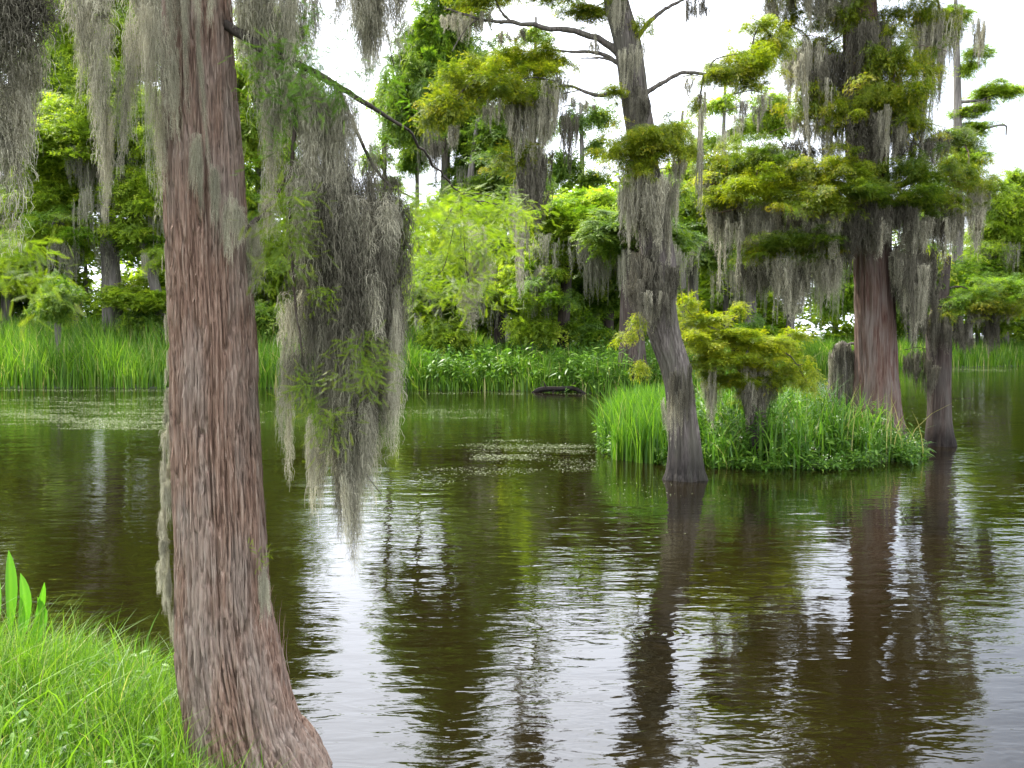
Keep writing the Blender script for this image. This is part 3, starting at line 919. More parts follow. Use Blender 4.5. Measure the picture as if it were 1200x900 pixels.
def sprayA(x, y, size=.2, d=-.18, n=1, jx=12, jy=12):
    for q in range(n):
        o = add("foliage", ME_SPRAY[rng.integers(0, 5)], rootA, PA(x + rng.normal(0, jx), y + rng.normal(0, jy), d - (.10 if d < 0 and y > 200 else 0) + rng.normal(0, .03)) - locA)
        if y > 200: set_mat(o, M_LIME)
        o.scale = (size * 1.12 * float(rng.uniform(.7, 1.1)),) * 3
        o.rotation_euler = (float(rng.normal(0, .5)), float(rng.normal(.4, .5)), float(rng.uniform(0, 6.28)))
for args in ((350, 70, .16, -.22, 6, 14, 16), (330, 120, .14, -.2, 4), (385, 95, .15, -.2, 5), (420, 95, .13, -.1, 3), (350, 165, .12, -.15, 2), (345, 240, .15, -.2, 4, 6, 12), (342, 290, .14, -.2, 4, 5, 14),
             (375, 340, .10, -.2, 3, 6, 8), (352, 275, .12, -.2, 3, 6, 14), (425, 405, .12, -.2, 4, 7, 8), (440, 432, .13, -.2, 4, 8, 6), (360, 455, .12, -.2, 4, 6, 10), (370, 490, .13, -.2, 4, 7, 8),
             (470, 235, .15, .1, 6, 16, 8), (505, 245, .15, .2, 4, 10, 8), (5, 300, .2, -.6, 6, 14, 16), (20, 290, .16, -.6, 3), (470, 110, .12, .1, 2), (440, 170, .10, .1, 2), (300, 100, .10, -.1, 2),
             (410, 30, .13, .1, 3), (350, 20, .12, -.1, 3)):
    sprayA(*args[:2], args[2] * 1.15, args[3], int(args[4] * 1.1) if len(args) > 4 else 1, *args[5:])
sprayA(302, 655, .07, -.22, 1, 1, 1)
# the long limb reaching back over the water, lime green sprays
LIME = []
for px, py, rx, ry, d, nn in ((520, 255, 45, 26, 2.2, 16), (570, 245, 40, 22, 3.6, 16), (540, 290, 46, 26, 3., 13), (500, 325, 32, 28, 2.6, 8), (555, 335, 26, 20, 3.6, 4), (485, 285, 22, 26, 1.8, 5), (598, 240, 12, 10, 4.2, 3)):
    c = PA(px, py, d)
    for q in range(int(nn * 1.7)):
        u = rng.normal(0, .5, 3)
        o = add("foliage", ME_SPRAY[rng.integers(0, 5)], rootA, c + u * np.array([rx, rx, ry]) * ppm(YA + d) - locA)
        o.scale = (float(rng.uniform(.2, .34)),) * 3
        set_mat(o, M_LIME)
        o.rotation_euler = (float(rng.normal(0, .3)), float(rng.normal(0, .3)), float(rng.uniform(0, 6.28)))
    limb(rootA, [PA(540, 226, 2.4), PA((px + 540) / 2, py - 12, (d + 2.4) / 2), c], .005, .002, M_BARKD, 14, 6, 'limb', .008)
for x, yt, yb in ((557, 250, 350), (560, 280, 365), (553, 300, 380), (563, 255, 330), (547, 330, 400)):
    hang(rootA, PA(x, yt, 3.2), (yb - yt) * ppm(YA + 3.2), .8, "near")

# ------------------------------------------------------------------ cypress standing in the water before the island
B_pts = [(803, 564, 50), (803, 548, 42), (802, 520, 37), (798, 470, 35), (792, 430, 36), (782, 400, 38), (772, 360, 44), (772, 320, 46), (766, 270, 44), (757, 210, 40), (750, 150, 38), (742, 100, 36), (735, 50, 36), (722, 0, 32), (712, -60, 28), (705, -170, 20), (708, -260, 6)]
YB = 13.55
BL = (([(735, 75), (712, 52), (680, 38), (640, 32), (600, 27), (560, 22), (520, 8)], .055, .012), ([(740, 95), (725, 75), (700, 62), (660, 60), (632, 55)], .035, .012),
                  ([(745, 125), (725, 108), (700, 112), (672, 102), (650, 100)], .04, .012), ([(753, 112), (780, 95), (800, 85), (830, 88), (860, 92)], .035, .015), ([(738, 55), (765, 22), (790, 5), (815, -8)], .04, .015),
                  ([(742, 90), (715, 70), (680, 68)], .03, .008), ([(560, 22), (545, 35), (530, 60)], .015, .005), ([(600, 27), (585, 10), (575, -20)], .02, .008), ([(830, 88), (838, 70), (870, 62)], .015, .006), ([(757, 100), (756, 88), (752, 78)], .015, .004))
B_pts = [(a_, b_, c_ * (.78 if b_ < 300 else .86 if b_ < 500 else .95)) for a_, b_, c_ in B_pts]
B = build_tree("bald_cypress", "slim grey cypress with moss skirts, in the water left of the small yellow cypress", B_pts, YB,
    [(560, 85, 42, 18, -.3, M_OLIVE), (610, 70, 40, 16, .2, M_YELLOW), (640, 62, 25, 12, 0, M_OLIVE), (600, 100, 40, 14, -.3, M_OLIVE), (525, 120, 24, 14, -.4, M_OLIVE), (512, 140, 14, 10, -.4, M_OLIVE),
     (760, 155, 36, 17, -.4, M_OLIVE), (735, 165, 30, 14, -.4, M_YELLOW), (790, 160, 26, 18, -.2, M_OLIVE), (745, 190, 24, 12, -.5, M_OLIVE),
     (880, 62, 34, 18, .3, M_YELLOW), (910, 45, 24, 16, .5, M_OLIVE), (850, 80, 30, 14, .2, M_OLIVE), (890, 25, 22, 10, .4, M_YELLOW), (820, 120, 14, 16, .2, M_OLIVE), (755, 25, 9, 10, -.2, M_YELLOW), (715, 108, 18, 4, -.2, M_YELLOW),
     (600, 185, 20, 10, -.1, M_OLIVE), (745, 375, 12, 9, -.35, M_YELLOW), (748, 430, 12, 8, -.35, M_YELLOW), (735, 392, 10, 6, -.3, M_YELLOW), (870, 95, 20, 10, .3, M_OLIVE),
     (700, -60, 60, 30), (760, -110, 55, 30), (680, -170, 50, 30), (740, -230, 45, 30), (690, 10, 25, 8, .3, M_OLIVE), (625, -20, 35, 12, .3, M_OLIVE), (570, -10, 30, 12, 0)],
    [(600, 650, 95, 235, 10, -.1, "mid", .75), (645, 662, 85, 180, 3, 0, "mid", .6), (612, 640, 170, 300, 8, -.1, "dark", .7), (603, 618, 190, 345, 5, -.1, "mid", .45), (606, 612, 260, 385, 3, -.1, "thin", .8), (625, 634, 220, 292, 3, 0, "dark", .4),
     (660, 674, 125, 225, 4, 0, "dark", .5), (510, 522, 160, 230, 2, -.3, "dark", .5), (526, 534, 140, 190, 2, -.3, "mid", .5), (560, 590, 115, 165, 3, -.2, "mid", .5), (660, 700, 110, 140, 4, 0, "thin", .8),
     (732, 745, 200, 330, 7, -.35, "mid", .65), (745, 770, 195, 320, 9, -.4, "mid", .8), (765, 790, 200, 350, 7, -.3, "mid", .65), (742, 765, 290, 405, 9, -.35, "dark", .75), (765, 792, 290, 400, 7, -.3, "dark", .7), (760, 772, 340, 410, 3, -.4, "mid", .5),
     (785, 812, 420, 530, 8, -.25, "dark", .35), (790, 800, 170, 240, 3, 0, "mid", .5), (820, 826, 95, 330, 4, -.1, "thin", .5), (860, 900, 110, 160, 3, .2, "mid", .5), (520, 575, 12, 60, 6, .1, "mid", .5), (580, 620, 30, 70, 4, .2, "thin", .9), (800, 822, 90, 130, 2, .3, "thin", .8),
     (728, 752, 45, 130, 6, -.3, "mid", .4), (715, 735, -20, 60, 5, -.25, "mid", .4), (740, 760, 90, 175, 5, -.3, "dark", .4), (778, 800, 450, 545, 5, -.22, "mid", .3), (805, 830, -10, 40, 4, .2, "dark", .5), (690, 700, 30, 90, 2, .2, "thin", .7)],
    leaf=M_OLIVE, bark=M_BARKG, k=5, flute=.26, rough=.22, fr=7., ns=90, nr=240, seed=2., mossx=1.35, limbs=BL)

# ------------------------------------------------------------------ big mossy cypress at the back of the island
YC = 17.3
C_pts = [(1026, 528, 78), (1026, 505, 66), (1027, 470, 53), (1026, 430, 46), (1025, 380, 43), (1024, 330, 42), (1020, 270, 42), (1017, 200, 44), (1014, 130, 42), (1010, 60, 38), (1006, 0, 36), (1002, -100, 32), (1000, -240, 24), (1003, -360, 8)]
CLI = (([(1020, 330), (1045, 300), (1065, 280), (1085, 290)], .05, .02), ([(1018, 240), (980, 215), (930, 215), (870, 215), (835, 215)], .08, .02), ([(1018, 240), (1060, 215), (1100, 205), (1145, 205)], .08, .02), ([(1016, 250), (985, 262), (950, 272), (905, 285)], .05, .015), ([(1010, 160), (1045, 145), (1080, 130), (1092, 60), (1100, 5)], .06, .02))
Cc = build_tree("bald_cypress", "broad mossy cypress with the bulkiest crown, red brown trunk at the back of the islet", C_pts, YC,
    [(1000, 15, 45, 22), (955, 55, 32, 20), (1050, 60, 38, 26, -.9), (1040, 110, 40, 20, -.9), (960, 110, 28, 18, -.5), (1085, 15, 30, 20), (925, 25, 20, 16), (1065, 140, 28, 14, -.6), (990, 130, 20, 14, -.9),
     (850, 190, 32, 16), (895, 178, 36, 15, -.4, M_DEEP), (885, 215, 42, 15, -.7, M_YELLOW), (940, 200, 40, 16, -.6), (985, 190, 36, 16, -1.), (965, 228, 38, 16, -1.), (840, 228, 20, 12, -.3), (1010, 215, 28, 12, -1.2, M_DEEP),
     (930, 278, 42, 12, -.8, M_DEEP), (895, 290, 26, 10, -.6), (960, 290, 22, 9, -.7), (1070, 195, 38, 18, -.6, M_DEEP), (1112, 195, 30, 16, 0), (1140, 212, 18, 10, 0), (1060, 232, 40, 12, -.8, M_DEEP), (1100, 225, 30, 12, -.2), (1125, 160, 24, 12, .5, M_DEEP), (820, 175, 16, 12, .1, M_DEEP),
     (1000, -50, 70, 30), (930, -40, 40, 25), (1080, -60, 50, 30), (1000, -140, 80, 40), (1060, -220, 60, 40), (950, -230, 50, 35), (1000, -320, 60, 40), (1092, 300, 14, 20, .6, M_YELLOW)],
    [(830, 870, 225, 330, 9, -.2), (868, 910, 225, 345, 9, -.4), (905, 950, 295, 385, 8, -.6), (948, 985, 230, 350, 9, -.7), (980, 1010, 235, 340, 7, -.8, "dark"), (870, 905, 300, 370, 5, -.3, "dark"), (925, 945, 320, 400, 3, -.4), (966, 980, 290, 385, 4, -.5),
     (1000, 1048, 225, 330, 12, -.75, "dark", .8), (1005, 1045, 250, 320, 8, -.75, "mid", .7), (995, 1050, 130, 220, 12, -.8, "dark"), (1000, 1040, 20, 130, 12, -.7, "dark"), (925, 965, 45, 160, 9, -.4), (955, 1000, 60, 180, 9, -.5, "dark"), (930, 1000, 120, 200, 8, -.3), (1040, 1080, 90, 200, 8, -.5), (1075, 1110, 5, 160, 11, 0., "mid", .8),
     (1060, 1090, 235, 330, 7, -.4), (1088, 1112, 225, 310, 6, -.1, "dark"), (1108, 1124, 220, 330, 5, 0), (1136, 1152, 215, 315, 5, 0), (1040, 1070, 225, 300, 7, -.7, "dark"), (1145, 1153, 15, 100, 3, .3, "mid", .5), (1118, 1126, -5, 80, 3, .3, "mid", .5), (1050, 1110, 150, 230, 7, -.2, "dark"),
     (1052, 1095, 285, 430, 15, -.3, "dark", .9), (1058, 1088, 300, 435, 7, -.45, "mid", .6), (1046, 1060, 290, 380, 4, -.4, "mid", .5), (840, 1000, 230, 300, 12, .5, "dark"), (820, 850, 190, 260, 4, .2), (900, 930, -10, 40, 4, 0), (940, 1000, -20, 60, 8, -.4, "mid"), (835, 1000, 250, 395, 9, -.5, "thin", 1.), (1060, 1150, 220, 360, 6, -.3, "thin", 1.), (930, 1000, 80, 240, 6, -.6, "thin", 1.), (1040, 1110, 60, 230, 7, -.5, "thin", 1.), (1020, 1060, 120, 210, 6, -1., "mid", .6), (850, 900, 130, 170, 3, .2, "thin", .8), (880, 1000, 160, 210, 9, .3, "dark")],
    leaf=M_OLIVE, bark=M_BARKC, k=6, flute=.16, rough=.16, fr=7, ns=100, nr=240, limb_r=.06, seed=4., mossx=1.4, limbs=CLI)

# ------------------------------------------------------------------ short cypress right of it, standing in the water
YD = 17.7
D_pts = [(1101, 523, 36), (1101, 508, 31), (1101, 480, 26), (1101, 430, 26), (1100, 390, 27), (1101, 365, 20), (1106, 335, 12), (1112, 300, 5)]
D = build_tree("bald_cypress", "short dark cypress standing in open water at the islet's right end, flat lime crown", D_pts, YD,
    [(1145, 340, 30, 11, 0, M_GREEN), (1175, 332, 26, 11, 0, M_GREEN), (1160, 352, 34, 10, -.2), (1120, 350, 20, 9, -.3, M_GREEN), (1190, 348, 18, 9, .1), (1110, 368, 14, 7, -.3), (1215, 340, 16, 9, .1)],
    [(1086, 1112, 355, 440, 10, -.3, "dark", .6), (1084, 1098, 420, 480, 5, -.2, "dark", .5), (1122, 1136, 372, 440, 4, -.2, "dark", .6), (1156, 1168, 362, 430, 4, 0, "dark", .6), (1136, 1156, 358, 395, 5, 0, "mid", .5), (1170, 1195, 355, 385, 4, 0, "mid", .5), (1060, 1090, 410, 470, 5, 0, "dark", .6)],
    leaf=M_OLIVE, bark=M_BARKD, mossx=1.4, k=7, flute=.14, rough=.12, seed=6.)
limb(D, [W(x, y, YD - .1) for x, y in ((1101, 400), (1120, 385), (1140, 378), (1155, 368))], .03, .01, M_BARKD, 16, 7)

# ------------------------------------------------------------------ small yellow cypress and mossy stump on the islet
YS = 15.2
S = build_tree("small_cypress", "low leaning cypress with spreading golden yellow crown on the islet", [(887, 543, 30), (887, 520, 26), (886, 490, 25), (880, 460, 24), (872, 430, 16), (860, 405, 9), (850, 385, 4)], YS,
    [(816, 374, 24, 7, -.2), (798, 386, 16, 6, -.3), (850, 388, 32, 7, -.3), (828, 402, 30, 7, -.5), (880, 397, 32, 8, -.3), (914, 408, 26, 9, -.3), (937, 428, 15, 10, -.2), (872, 418, 34, 8, -.45), (835, 420, 26, 7, -.4, M_OLIVE), (858, 442, 28, 8, -.1, M_OLIVE), (905, 440, 24, 9, 0, M_OLIVE),
     (803, 358, 10, 8, -.2), (870, 360, 14, 7, 0), (794, 408, 12, 7, -.5, M_OLIVE), (926, 394, 14, 6, 0), (888, 458, 20, 7, .1, M_OLIVE), (836, 436, 12, 8, -.1, M_OLIVE), (945, 447, 8, 8, 0, M_YELLOW), (812, 392, 14, 5, -.55)],
    [(826, 842, 415, 520, 5, -.1, "mid", .4), (868, 905, 412, 520, 12, -.2, "mid", .45), (872, 902, 430, 535, 8, -.2, "dark", .4), (828, 836, 430, 545, 2, -.2, "thin", .9), (900, 912, 430, 500, 3, 0, "dark", .4)],
    leaf=M_YELLOW, bark=M_BARKG, k=5, flute=.1, mossx=1.3, limb_r=.025, seed=3.)
st = thing("moss_covered_stump", "short stump shaggy with pale moss, between the yellow crown and the red trunk", "stump", W(985, 500, 17.6))
px_trunk(st, [(985, 500, 34), (984, 460, 27), (985, 425, 24), (988, 404, 16), (989, 400, 3)], 17.6, M_BARKG, 30, 30, 5, .1, .15, 5, 9.)
for q in range(34):
    x = rng.uniform(972, 1001)
    yt_ = 398 + ((x - 987) / 14) ** 2 * 16 + rng.uniform(0, 50) * (q % 2)
    yy = 17.6 - math.sqrt(max(0, 1 - ((x - 987) / 16) ** 2)) * .22 * rng.uniform(.6, 1.1)
    hang(st, W(x, yt_, yy), rng.uniform(.35, 1.0), rng.uniform(.25, .4), "mid" if q % 3 else "dark")
limb(st, [W(988, 408, 17.6), W(1000, 402, 17.5), W(1008, 415, 17.4), W(1010, 450, 17.4)], .03, .012, M_BARKG, 14, 7)

# ------------------------------------------------------------------ trees on the far bank
GF = "cypresses in the woods on the far bank"
def ground_py(px, Y, sink=.1):
    z = float(bank_z(np.array((px - 600) / F * Y), np.array(float(Y)))) - sink
    lo, hi = 300., 700.
    for _ in range(30):
        m = (lo + hi) / 2
        if W(px, m, Y)[2] > z: lo = m
        else: hi = m
    return lo
def far(label, trunk, Y, blobs, moss=(), leaf=M_FAR, bark=M_BARKF, csize=1., dens=1., name="bald_cypress", airy=False):
    g = ground_py(trunk[0][0], Y)
    if g > trunk[0][1] + 4:
        trunk = [(trunk[0][0] + 1, g, trunk[0][2] * 1.25)] + trunk
    return build_tree(name, label, trunk, Y, blobs, (), None, leaf, bark, 6, .06, .08, 5., "tree", GF, seed=float(rng.uniform(0, 9)), nr=30, ns=14, far=True, far_moss=moss, airy=airy)

far("grey-trunked cypress on the far bank left of the foreground trunk, moss on its limbs", [(133, 385, 26), (131, 340, 22), (128, 280, 19), (124, 200, 15), (120, 100, 12), (118, 0, 9), (118, -80, 4)], 45,
    [(95, 165, 50, 22), (150, 125, 40, 25), (80, 225, 42, 20), (172, 220, 32, 18), (120, 55, 45, 26), (180, 275, 24, 12), (60, 285, 30, 12), (105, -10, 45, 26), (140, -70, 40, 26), (170, 165, 30, 18)],
    [(105, 150, 210, 300, 9), (40, 110, 280, 350, 9), (150, 195, 250, 340, 9), (60, 120, 170, 260, 8), (150, 190, 140, 220, 5)])
far("slender cypress at the far left with layered light green sprays", [(62, 380, 12), (60, 300, 10), (56, 200, 8), (50, 120, 5)], 47,
    [(40, 160, 34, 20), (60, 200, 36, 18), (30, 240, 32, 18), (66, 262, 30, 14), (60, 130, 26, 16), (20, 300, 30, 16), (85, 190, 26, 14), (42, 330, 22, 8)], [(45, 75, 240, 320, 6), (20, 50, 270, 330, 4)])
far("leaning mossy snag beside the left edge of the foreground trunk", [(190, 385, 12), (183, 340, 12), (172, 300, 11), (160, 250, 8), (150, 200, 3)], 44,
    [(178, 350, 26, 8), (150, 345, 22, 7), (190, 300, 18, 8), (165, 270, 20, 8)], [(155, 172, 250, 310, 4), (172, 190, 300, 350, 4)], csize=.8)
far("dim dark green cypress behind the mossy left edge", [(8, 385, 14), (10, 250, 11), (14, 100, 8), (18, -40, 4)], 55,
    [(-20, 120, 30, 30), (50, 95, 26, 26), (0, 250, 40, 28), (80, 60, 26, 20), (22, 320, 40, 20), (-50, 40, 40, 40), (75, 115, 20, 16)], [(0, 60, 260, 340, 8)], M_FARDARK)
far("low bright green cypress sapling above the far left reeds", [(68, 392, 8), (67, 360, 5), (66, 330, 3)], 39, [(52, 352, 12, 5), (78, 345, 14, 5), (65, 335, 10, 5), (62, 364, 14, 5)], (), M_GREEN, csize=.6, name="cypress_sapling")
far("leafy tree glimpsed just right of the foreground trunk", [(308, 385, 14), (308, 300, 12), (304, 200, 10), (300, 80, 7), (298, -20, 3)], 48,
    [(300, 85, 26, 26), (314, 165, 26, 18), (290, 240, 26, 22), (322, 290, 26, 18), (300, 345, 30, 16), (330, 220, 22, 20), (270, 160, 20, 20), (310, 20, 26, 22), (285, 310, 22, 16), (350, 330, 28, 18), (350, 110, 26, 22)], [(280, 330, 300, 360, 8)])
far("tall dark green cypress with ragged dense top and white sky beside it", [(520, 395, 16), (521, 300, 13), (522, 200, 10), (524, 100, 8), (528, 0, 5), (530, -60, 2)], 54,
    [(530, 15, 26, 22), (545, 72, 26, 20), (500, 62, 26, 20), (470, 100, 18, 18), (530, 112, 34, 18), (495, 140, 26, 14), (552, 155, 24, 14), (530, -40, 24, 24), (512, 35, 24, 14), (478, 135, 16, 14), (545, 195, 14, 14)],
    [(505, 540, 160, 230, 5), (460, 475, 120, 180, 3)], M_FARDARK, csize=1.1, dens=1.1)
far("pair of bare thin stems against white sky, topped with small tufts", [(489, 392, 6), (489, 260, 5), (488, 180, 4), (482, 130, 3)], 60, [(484, 185, 12, 8), (495, 165, 12, 8), (478, 150, 10, 8)], (), M_FARDARK, csize=.8, name="thin_tree")
far("open crowned cypress behind the long moss strands of the slim tree", [(545, 392, 12), (546, 300, 10), (550, 220, 8), (560, 140, 5)], 50,
    [(572, 160, 28, 14), (596, 205, 26, 16), (562, 222, 26, 10), (590, 235, 30, 14), (600, 130, 24, 10), (625, 215, 18, 20)], [(600, 630, 240, 330, 5), (545, 560, 200, 280, 3)], M_FARDARK)
far("thin sparsely leaved tree with sky on both sides, left of the slim cypress", [(683, 392, 7), (683, 280, 6), (682, 180, 5), (680, 120, 3)], 58, [(672, 140, 12, 10), (700, 135, 14, 10), (690, 210, 18, 8), (662, 190, 14, 12), (700, 170, 10, 12)], (), M_FARDARK, csize=.9, name="thin_tree", airy=True)
far("mossy middle cypress with dark shaded skirts behind the hanging strands", [(660, 405, 16), (662, 350, 13), (668, 290, 11), (675, 240, 6)], 39,
    [(690, 238, 34, 12), (650, 262, 34, 15), (722, 252, 26, 14), (640, 300, 30, 15), (700, 290, 36, 16), (620, 340, 26, 14)], [(640, 720, 265, 350, 8), (640, 665, 330, 395, 8), (680, 720, 300, 370, 8), (600, 640, 310, 380, 10)], M_FAR, M_BARKD, .9)
far("rounded green cypress just left of the slim cypress trunk", [(712, 400, 14), (714, 350, 12), (716, 300, 10), (716, 250, 5)], 42, [(720, 245, 30, 12), (735, 320, 28, 18), (705, 340, 30, 14), (745, 285, 26, 14), (700, 260, 22, 10)], [(700, 740, 280, 350, 12)], M_FARDARK, M_BARKD, .9)
far("dim mossy cypress behind the lime green sprays", [(585, 400, 14), (585, 350, 12), (580, 300, 9), (570, 250, 5)], 41, [(560, 300, 34, 18), (600, 295, 26, 16), (520, 330, 36, 18), (590, 345, 30, 12), (490, 340, 30, 16), (545, 350, 24, 14)], [(540, 620, 300, 390, 26), (480, 560, 330, 385, 14)], M_FARDARK, M_BARKD, .9)
far("dark bank tree with thick reddish base right behind the slim cypress", [(742, 458, 44), (741, 430, 34), (740, 390, 28), (740, 350, 25), (742, 300, 20), (746, 250, 10)], 34.6,
    [(745, 265, 34, 12), (775, 280, 26, 12), (720, 275, 22, 12), (760, 230, 22, 12)], [(725, 760, 285, 350, 8), (770, 800, 280, 350, 8)], M_FARDARK, M_BARKD, .8)
far("mossy cypress in the gap between slim and broad trees", [(812, 392, 14), (812, 340, 12), (810, 280, 9), (806, 220, 5)], 44, [(800, 250, 24, 14), (826, 270, 24, 14), (815, 215, 22, 12), (845, 290, 22, 12)], [(790, 850, 270, 350, 18)], M_FAR, M_BARKF, 1.)
far("pale mossy thicket tree seen under the broad cypress", [(880, 392, 14), (880, 340, 12), (884, 290, 8), (886, 240, 4)], 52, [(870, 260, 30, 14), (910, 250, 30, 14), (890, 200, 24, 12), (850, 240, 24, 12), (950, 270, 28, 12)], [(840, 930, 280, 385, 30)], M_FAR, M_BARKF)
far("light barked leaning tree left of the red trunk, behind the reeds", [(925, 392, 10), (930, 350, 9), (940, 300, 7), (950, 250, 4)], 58, [(930, 250, 24, 14), (965, 240, 26, 12), (985, 290, 24, 14), (900, 140, 20, 14)], [(900, 1000, 290, 380, 26)], M_FAR, M_BARKF)
far("bright green bush-like tree between the red trunk and its left neighbour", [(1068, 395, 12), (1068, 340, 9), (1070, 290, 6)], 64, [(1065, 320, 26, 20), (1085, 350, 24, 18), (1055, 360, 22, 14), (1080, 300, 22, 14), (985, 340, 18, 18)], [(1050, 1100, 330, 400, 10)], M_GREEN, M_BARKF)
RT = far("tall open-limbed cypress against blue sky at the right, one bare hooked branch", [(1121, 392, 14), (1122, 300, 12), (1122, 200, 10), (1122, 100, 8), (1120, 20, 5), (1120, -40, 2)], 68,
    [(1165, 103, 22, 7), (1180, 108, 14, 6), (1135, 75, 14, 8), (1112, 18, 22, 10), (1145, 60, 14, 6), (1128, 132, 14, 5), (1110, -25, 24, 12), (1140, 150, 18, 8), (1130, 185, 24, 14), (1145, 215, 20, 10), (1100, 240, 26, 14), (1152, 125, 14, 5)],
    [(1138, 1150, 130, 150, 3), (1110, 1120, 30, 90, 3)], M_FAR, M_BARKF, .85, airy=True)
for pts in ([(1122, 162), (1140, 155), (1160, 149), (1178, 147), (1179, 158)], [(1122, 140), (1145, 122), (1165, 110), (1188, 100)], [(1122, 120), (1145, 118), (1160, 118)]):
    limb(RT, [W(x, y, 68) for x, y in pts], .13, .05, M_BARKF, 16, 6, "limb", .02)
far("round headed green tree at the right edge with a small tuft above it", [(1176, 392, 12), (1176, 320, 10), (1178, 250, 7), (1186, 205, 3)], 70,
    [(1180, 240, 22, 14), (1160, 265, 20, 12), (1195, 270, 22, 16), (1188, 207, 9, 6), (1170, 295, 24, 12), (1205, 235, 18, 14), (1150, 300, 16, 14), (1225, 280, 26, 22)], [(1150, 1190, 280, 330, 6)], M_FAR, M_BARKF)
far("low spreading tree above the right hand reeds", [(1135, 395, 9), (1136, 350, 7), (1138, 310, 4)], 66, [(1130, 320, 24, 12), (1160, 335, 24, 10), (1190, 345, 26, 12), (1115, 350, 20, 10)], [(1120, 1190, 340, 385, 8)], M_GREEN, M_BARKF)
for lab, x, t in (("crooked slim cypress out at the far left bank", -130, 60), ("heavy cypress beyond the left edge of the reeds", -260, 20), ("mossy cypress past the right edge of the far bank", 1330, 160), ("tall cypress well past the right bank", 1480, 90)):
    far(lab, [(x, 388, 16), (x + 3, 250, 12), (x - 2, t, 6)], 50 if x < 600 else 66, [(x + rng.uniform(-40, 40), y, 38, 20) for y in np.linspace(t, 330, 7)], [(x - 40, x + 40, 260, 330, 8)])

for lab, x, t, Y_, bl in (("thin sparse tree in the sky gap right of the foreground limb tip", 452, 90, 57, [(448, 120, 12, 9), (462, 160, 14, 9), (440, 185, 14, 9), (458, 215, 16, 9)]),
                       ("thin open tree behind the long arching limbs, left of the slim cypress", 628, 20, 59, [(625, 40, 16, 9), (645, 75, 15, 8), (610, 110, 14, 8), (640, 150, 16, 9), (622, 185, 18, 9), (650, 205, 16, 9)]),
                       ("light green feathery tree in the sky gap between the slim and the broad cypress", 850, 95, 57, [(846, 120, 15, 9), (866, 150, 16, 9), (832, 165, 14, 9), (856, 190, 20, 10)]),
                       ("airy pale crowned tree behind the moss hung on the slim cypress", 800, 130, 55, [(796, 150, 14, 9), (812, 180, 16, 9), (784, 205, 16, 9), (805, 230, 18, 9)])):
    far(lab, [(x, 392, 7), (x + 2, 280, 6), (x - 2, 180, 5), (x, t, 3)], Y_, bl, [(x - 12, x + 12, bl[1][1], bl[1][1] + 60, 4)], M_FAR, airy=True)
# far-off woods behind, one mass
nW = 1350
xw = np.concatenate([rng.uniform(-62, 20, nW), rng.uniform(14, 90, 560)])
yw = np.where(xw < 14, rng.uniform(55, 66, len(xw)), rng.uniform(68, 82, len(xw)))
pxw = xw / yw * F + 600
topy = np.interp(pxw, [-600, 0, 60, 200, 300, 450, 520, 620, 760, 850, 1000, 1100, 1160, 1250, 1500], [100, 130, 160, 150, 190, 255, 232, 225, 205, 235, 230, 250, 275, 255, 220])
pyw = topy + (392 - topy) * rng.uniform(0, 1, len(xw)) ** .8 + 12 * np.sin(pxw * .09)
low_ = rng.uniform(0, 1, len(xw)) < .5
pyw = np.where(low_, rng.uniform(300, 398, len(xw)), pyw)
Pw = np.array([W(a, b, c) for a, b, c in zip(pxw, pyw, yw)])
nl = 140
u = rng.normal(0, 1, (len(Pw), nl, 3)); u /= np.linalg.norm(u, axis=2)[..., None]
u *= rng.uniform(.1, 1, (len(Pw), nl, 1)) ** .5
rW = rng.uniform(.9, 1.9, len(Pw))[:, None, None]
Cn = Pw[:, None] + u * rW * np.array([1, 1, .5])
tl = np.clip(.45 + rng.normal(0, .16, (len(Pw), 1)) + rng.normal(0, .12, (len(Pw), nl)), 0, 1)
Cn = Cn.reshape(-1, 3); tl = tl.ravel(); nn_ = len(Cn)
az = rng.uniform(0, 6.28, nn_); sz_ = rng.uniform(.18, .42, nn_)[:, None]
da = np.stack([np.cos(az), np.sin(az), rng.normal(-.1, .35, nn_)], 1); db = np.stack([-np.sin(az), np.cos(az), rng.normal(0, .5, nn_)], 1)
V = np.stack([Cn - da * sz_, Cn + da * sz_ + db * sz_ * .3, Cn + db * sz_ * .8, ], 1)
add("distant_woods", make_mesh("distant_woods", V.reshape(-1, 3), np.arange(nn_ * 3).reshape(-1, 3), np.repeat(tl, 3), mat=M_FAR), kind="stuff")
tv, tf, o = [], [], 0
for q in range(110):
    x = rng.uniform(-70, 95); y = rng.uniform(50, 66) if x < 12 else rng.uniform(68, 85)
    h = rng.uniform(5, 9)
    C = np.array([[x + rng.normal(0, .3), y, .3 + h * s] for s in np.linspace(0, 1, 5)]); C[:, 0] += np.linspace(0, rng.normal(0, .8), 5)
    V, Fc = tube(C, np.linspace(rng.uniform(.12, .35), .05, 5), 6)
    tv.append(V); tf.append(Fc + o); o += len(V)
add("distant_tree_stems", make_mesh("distant_tree_stems", np.concatenate(tv), np.concatenate(tf), smooth=True, mat=M_BARKF), kind="stuff")

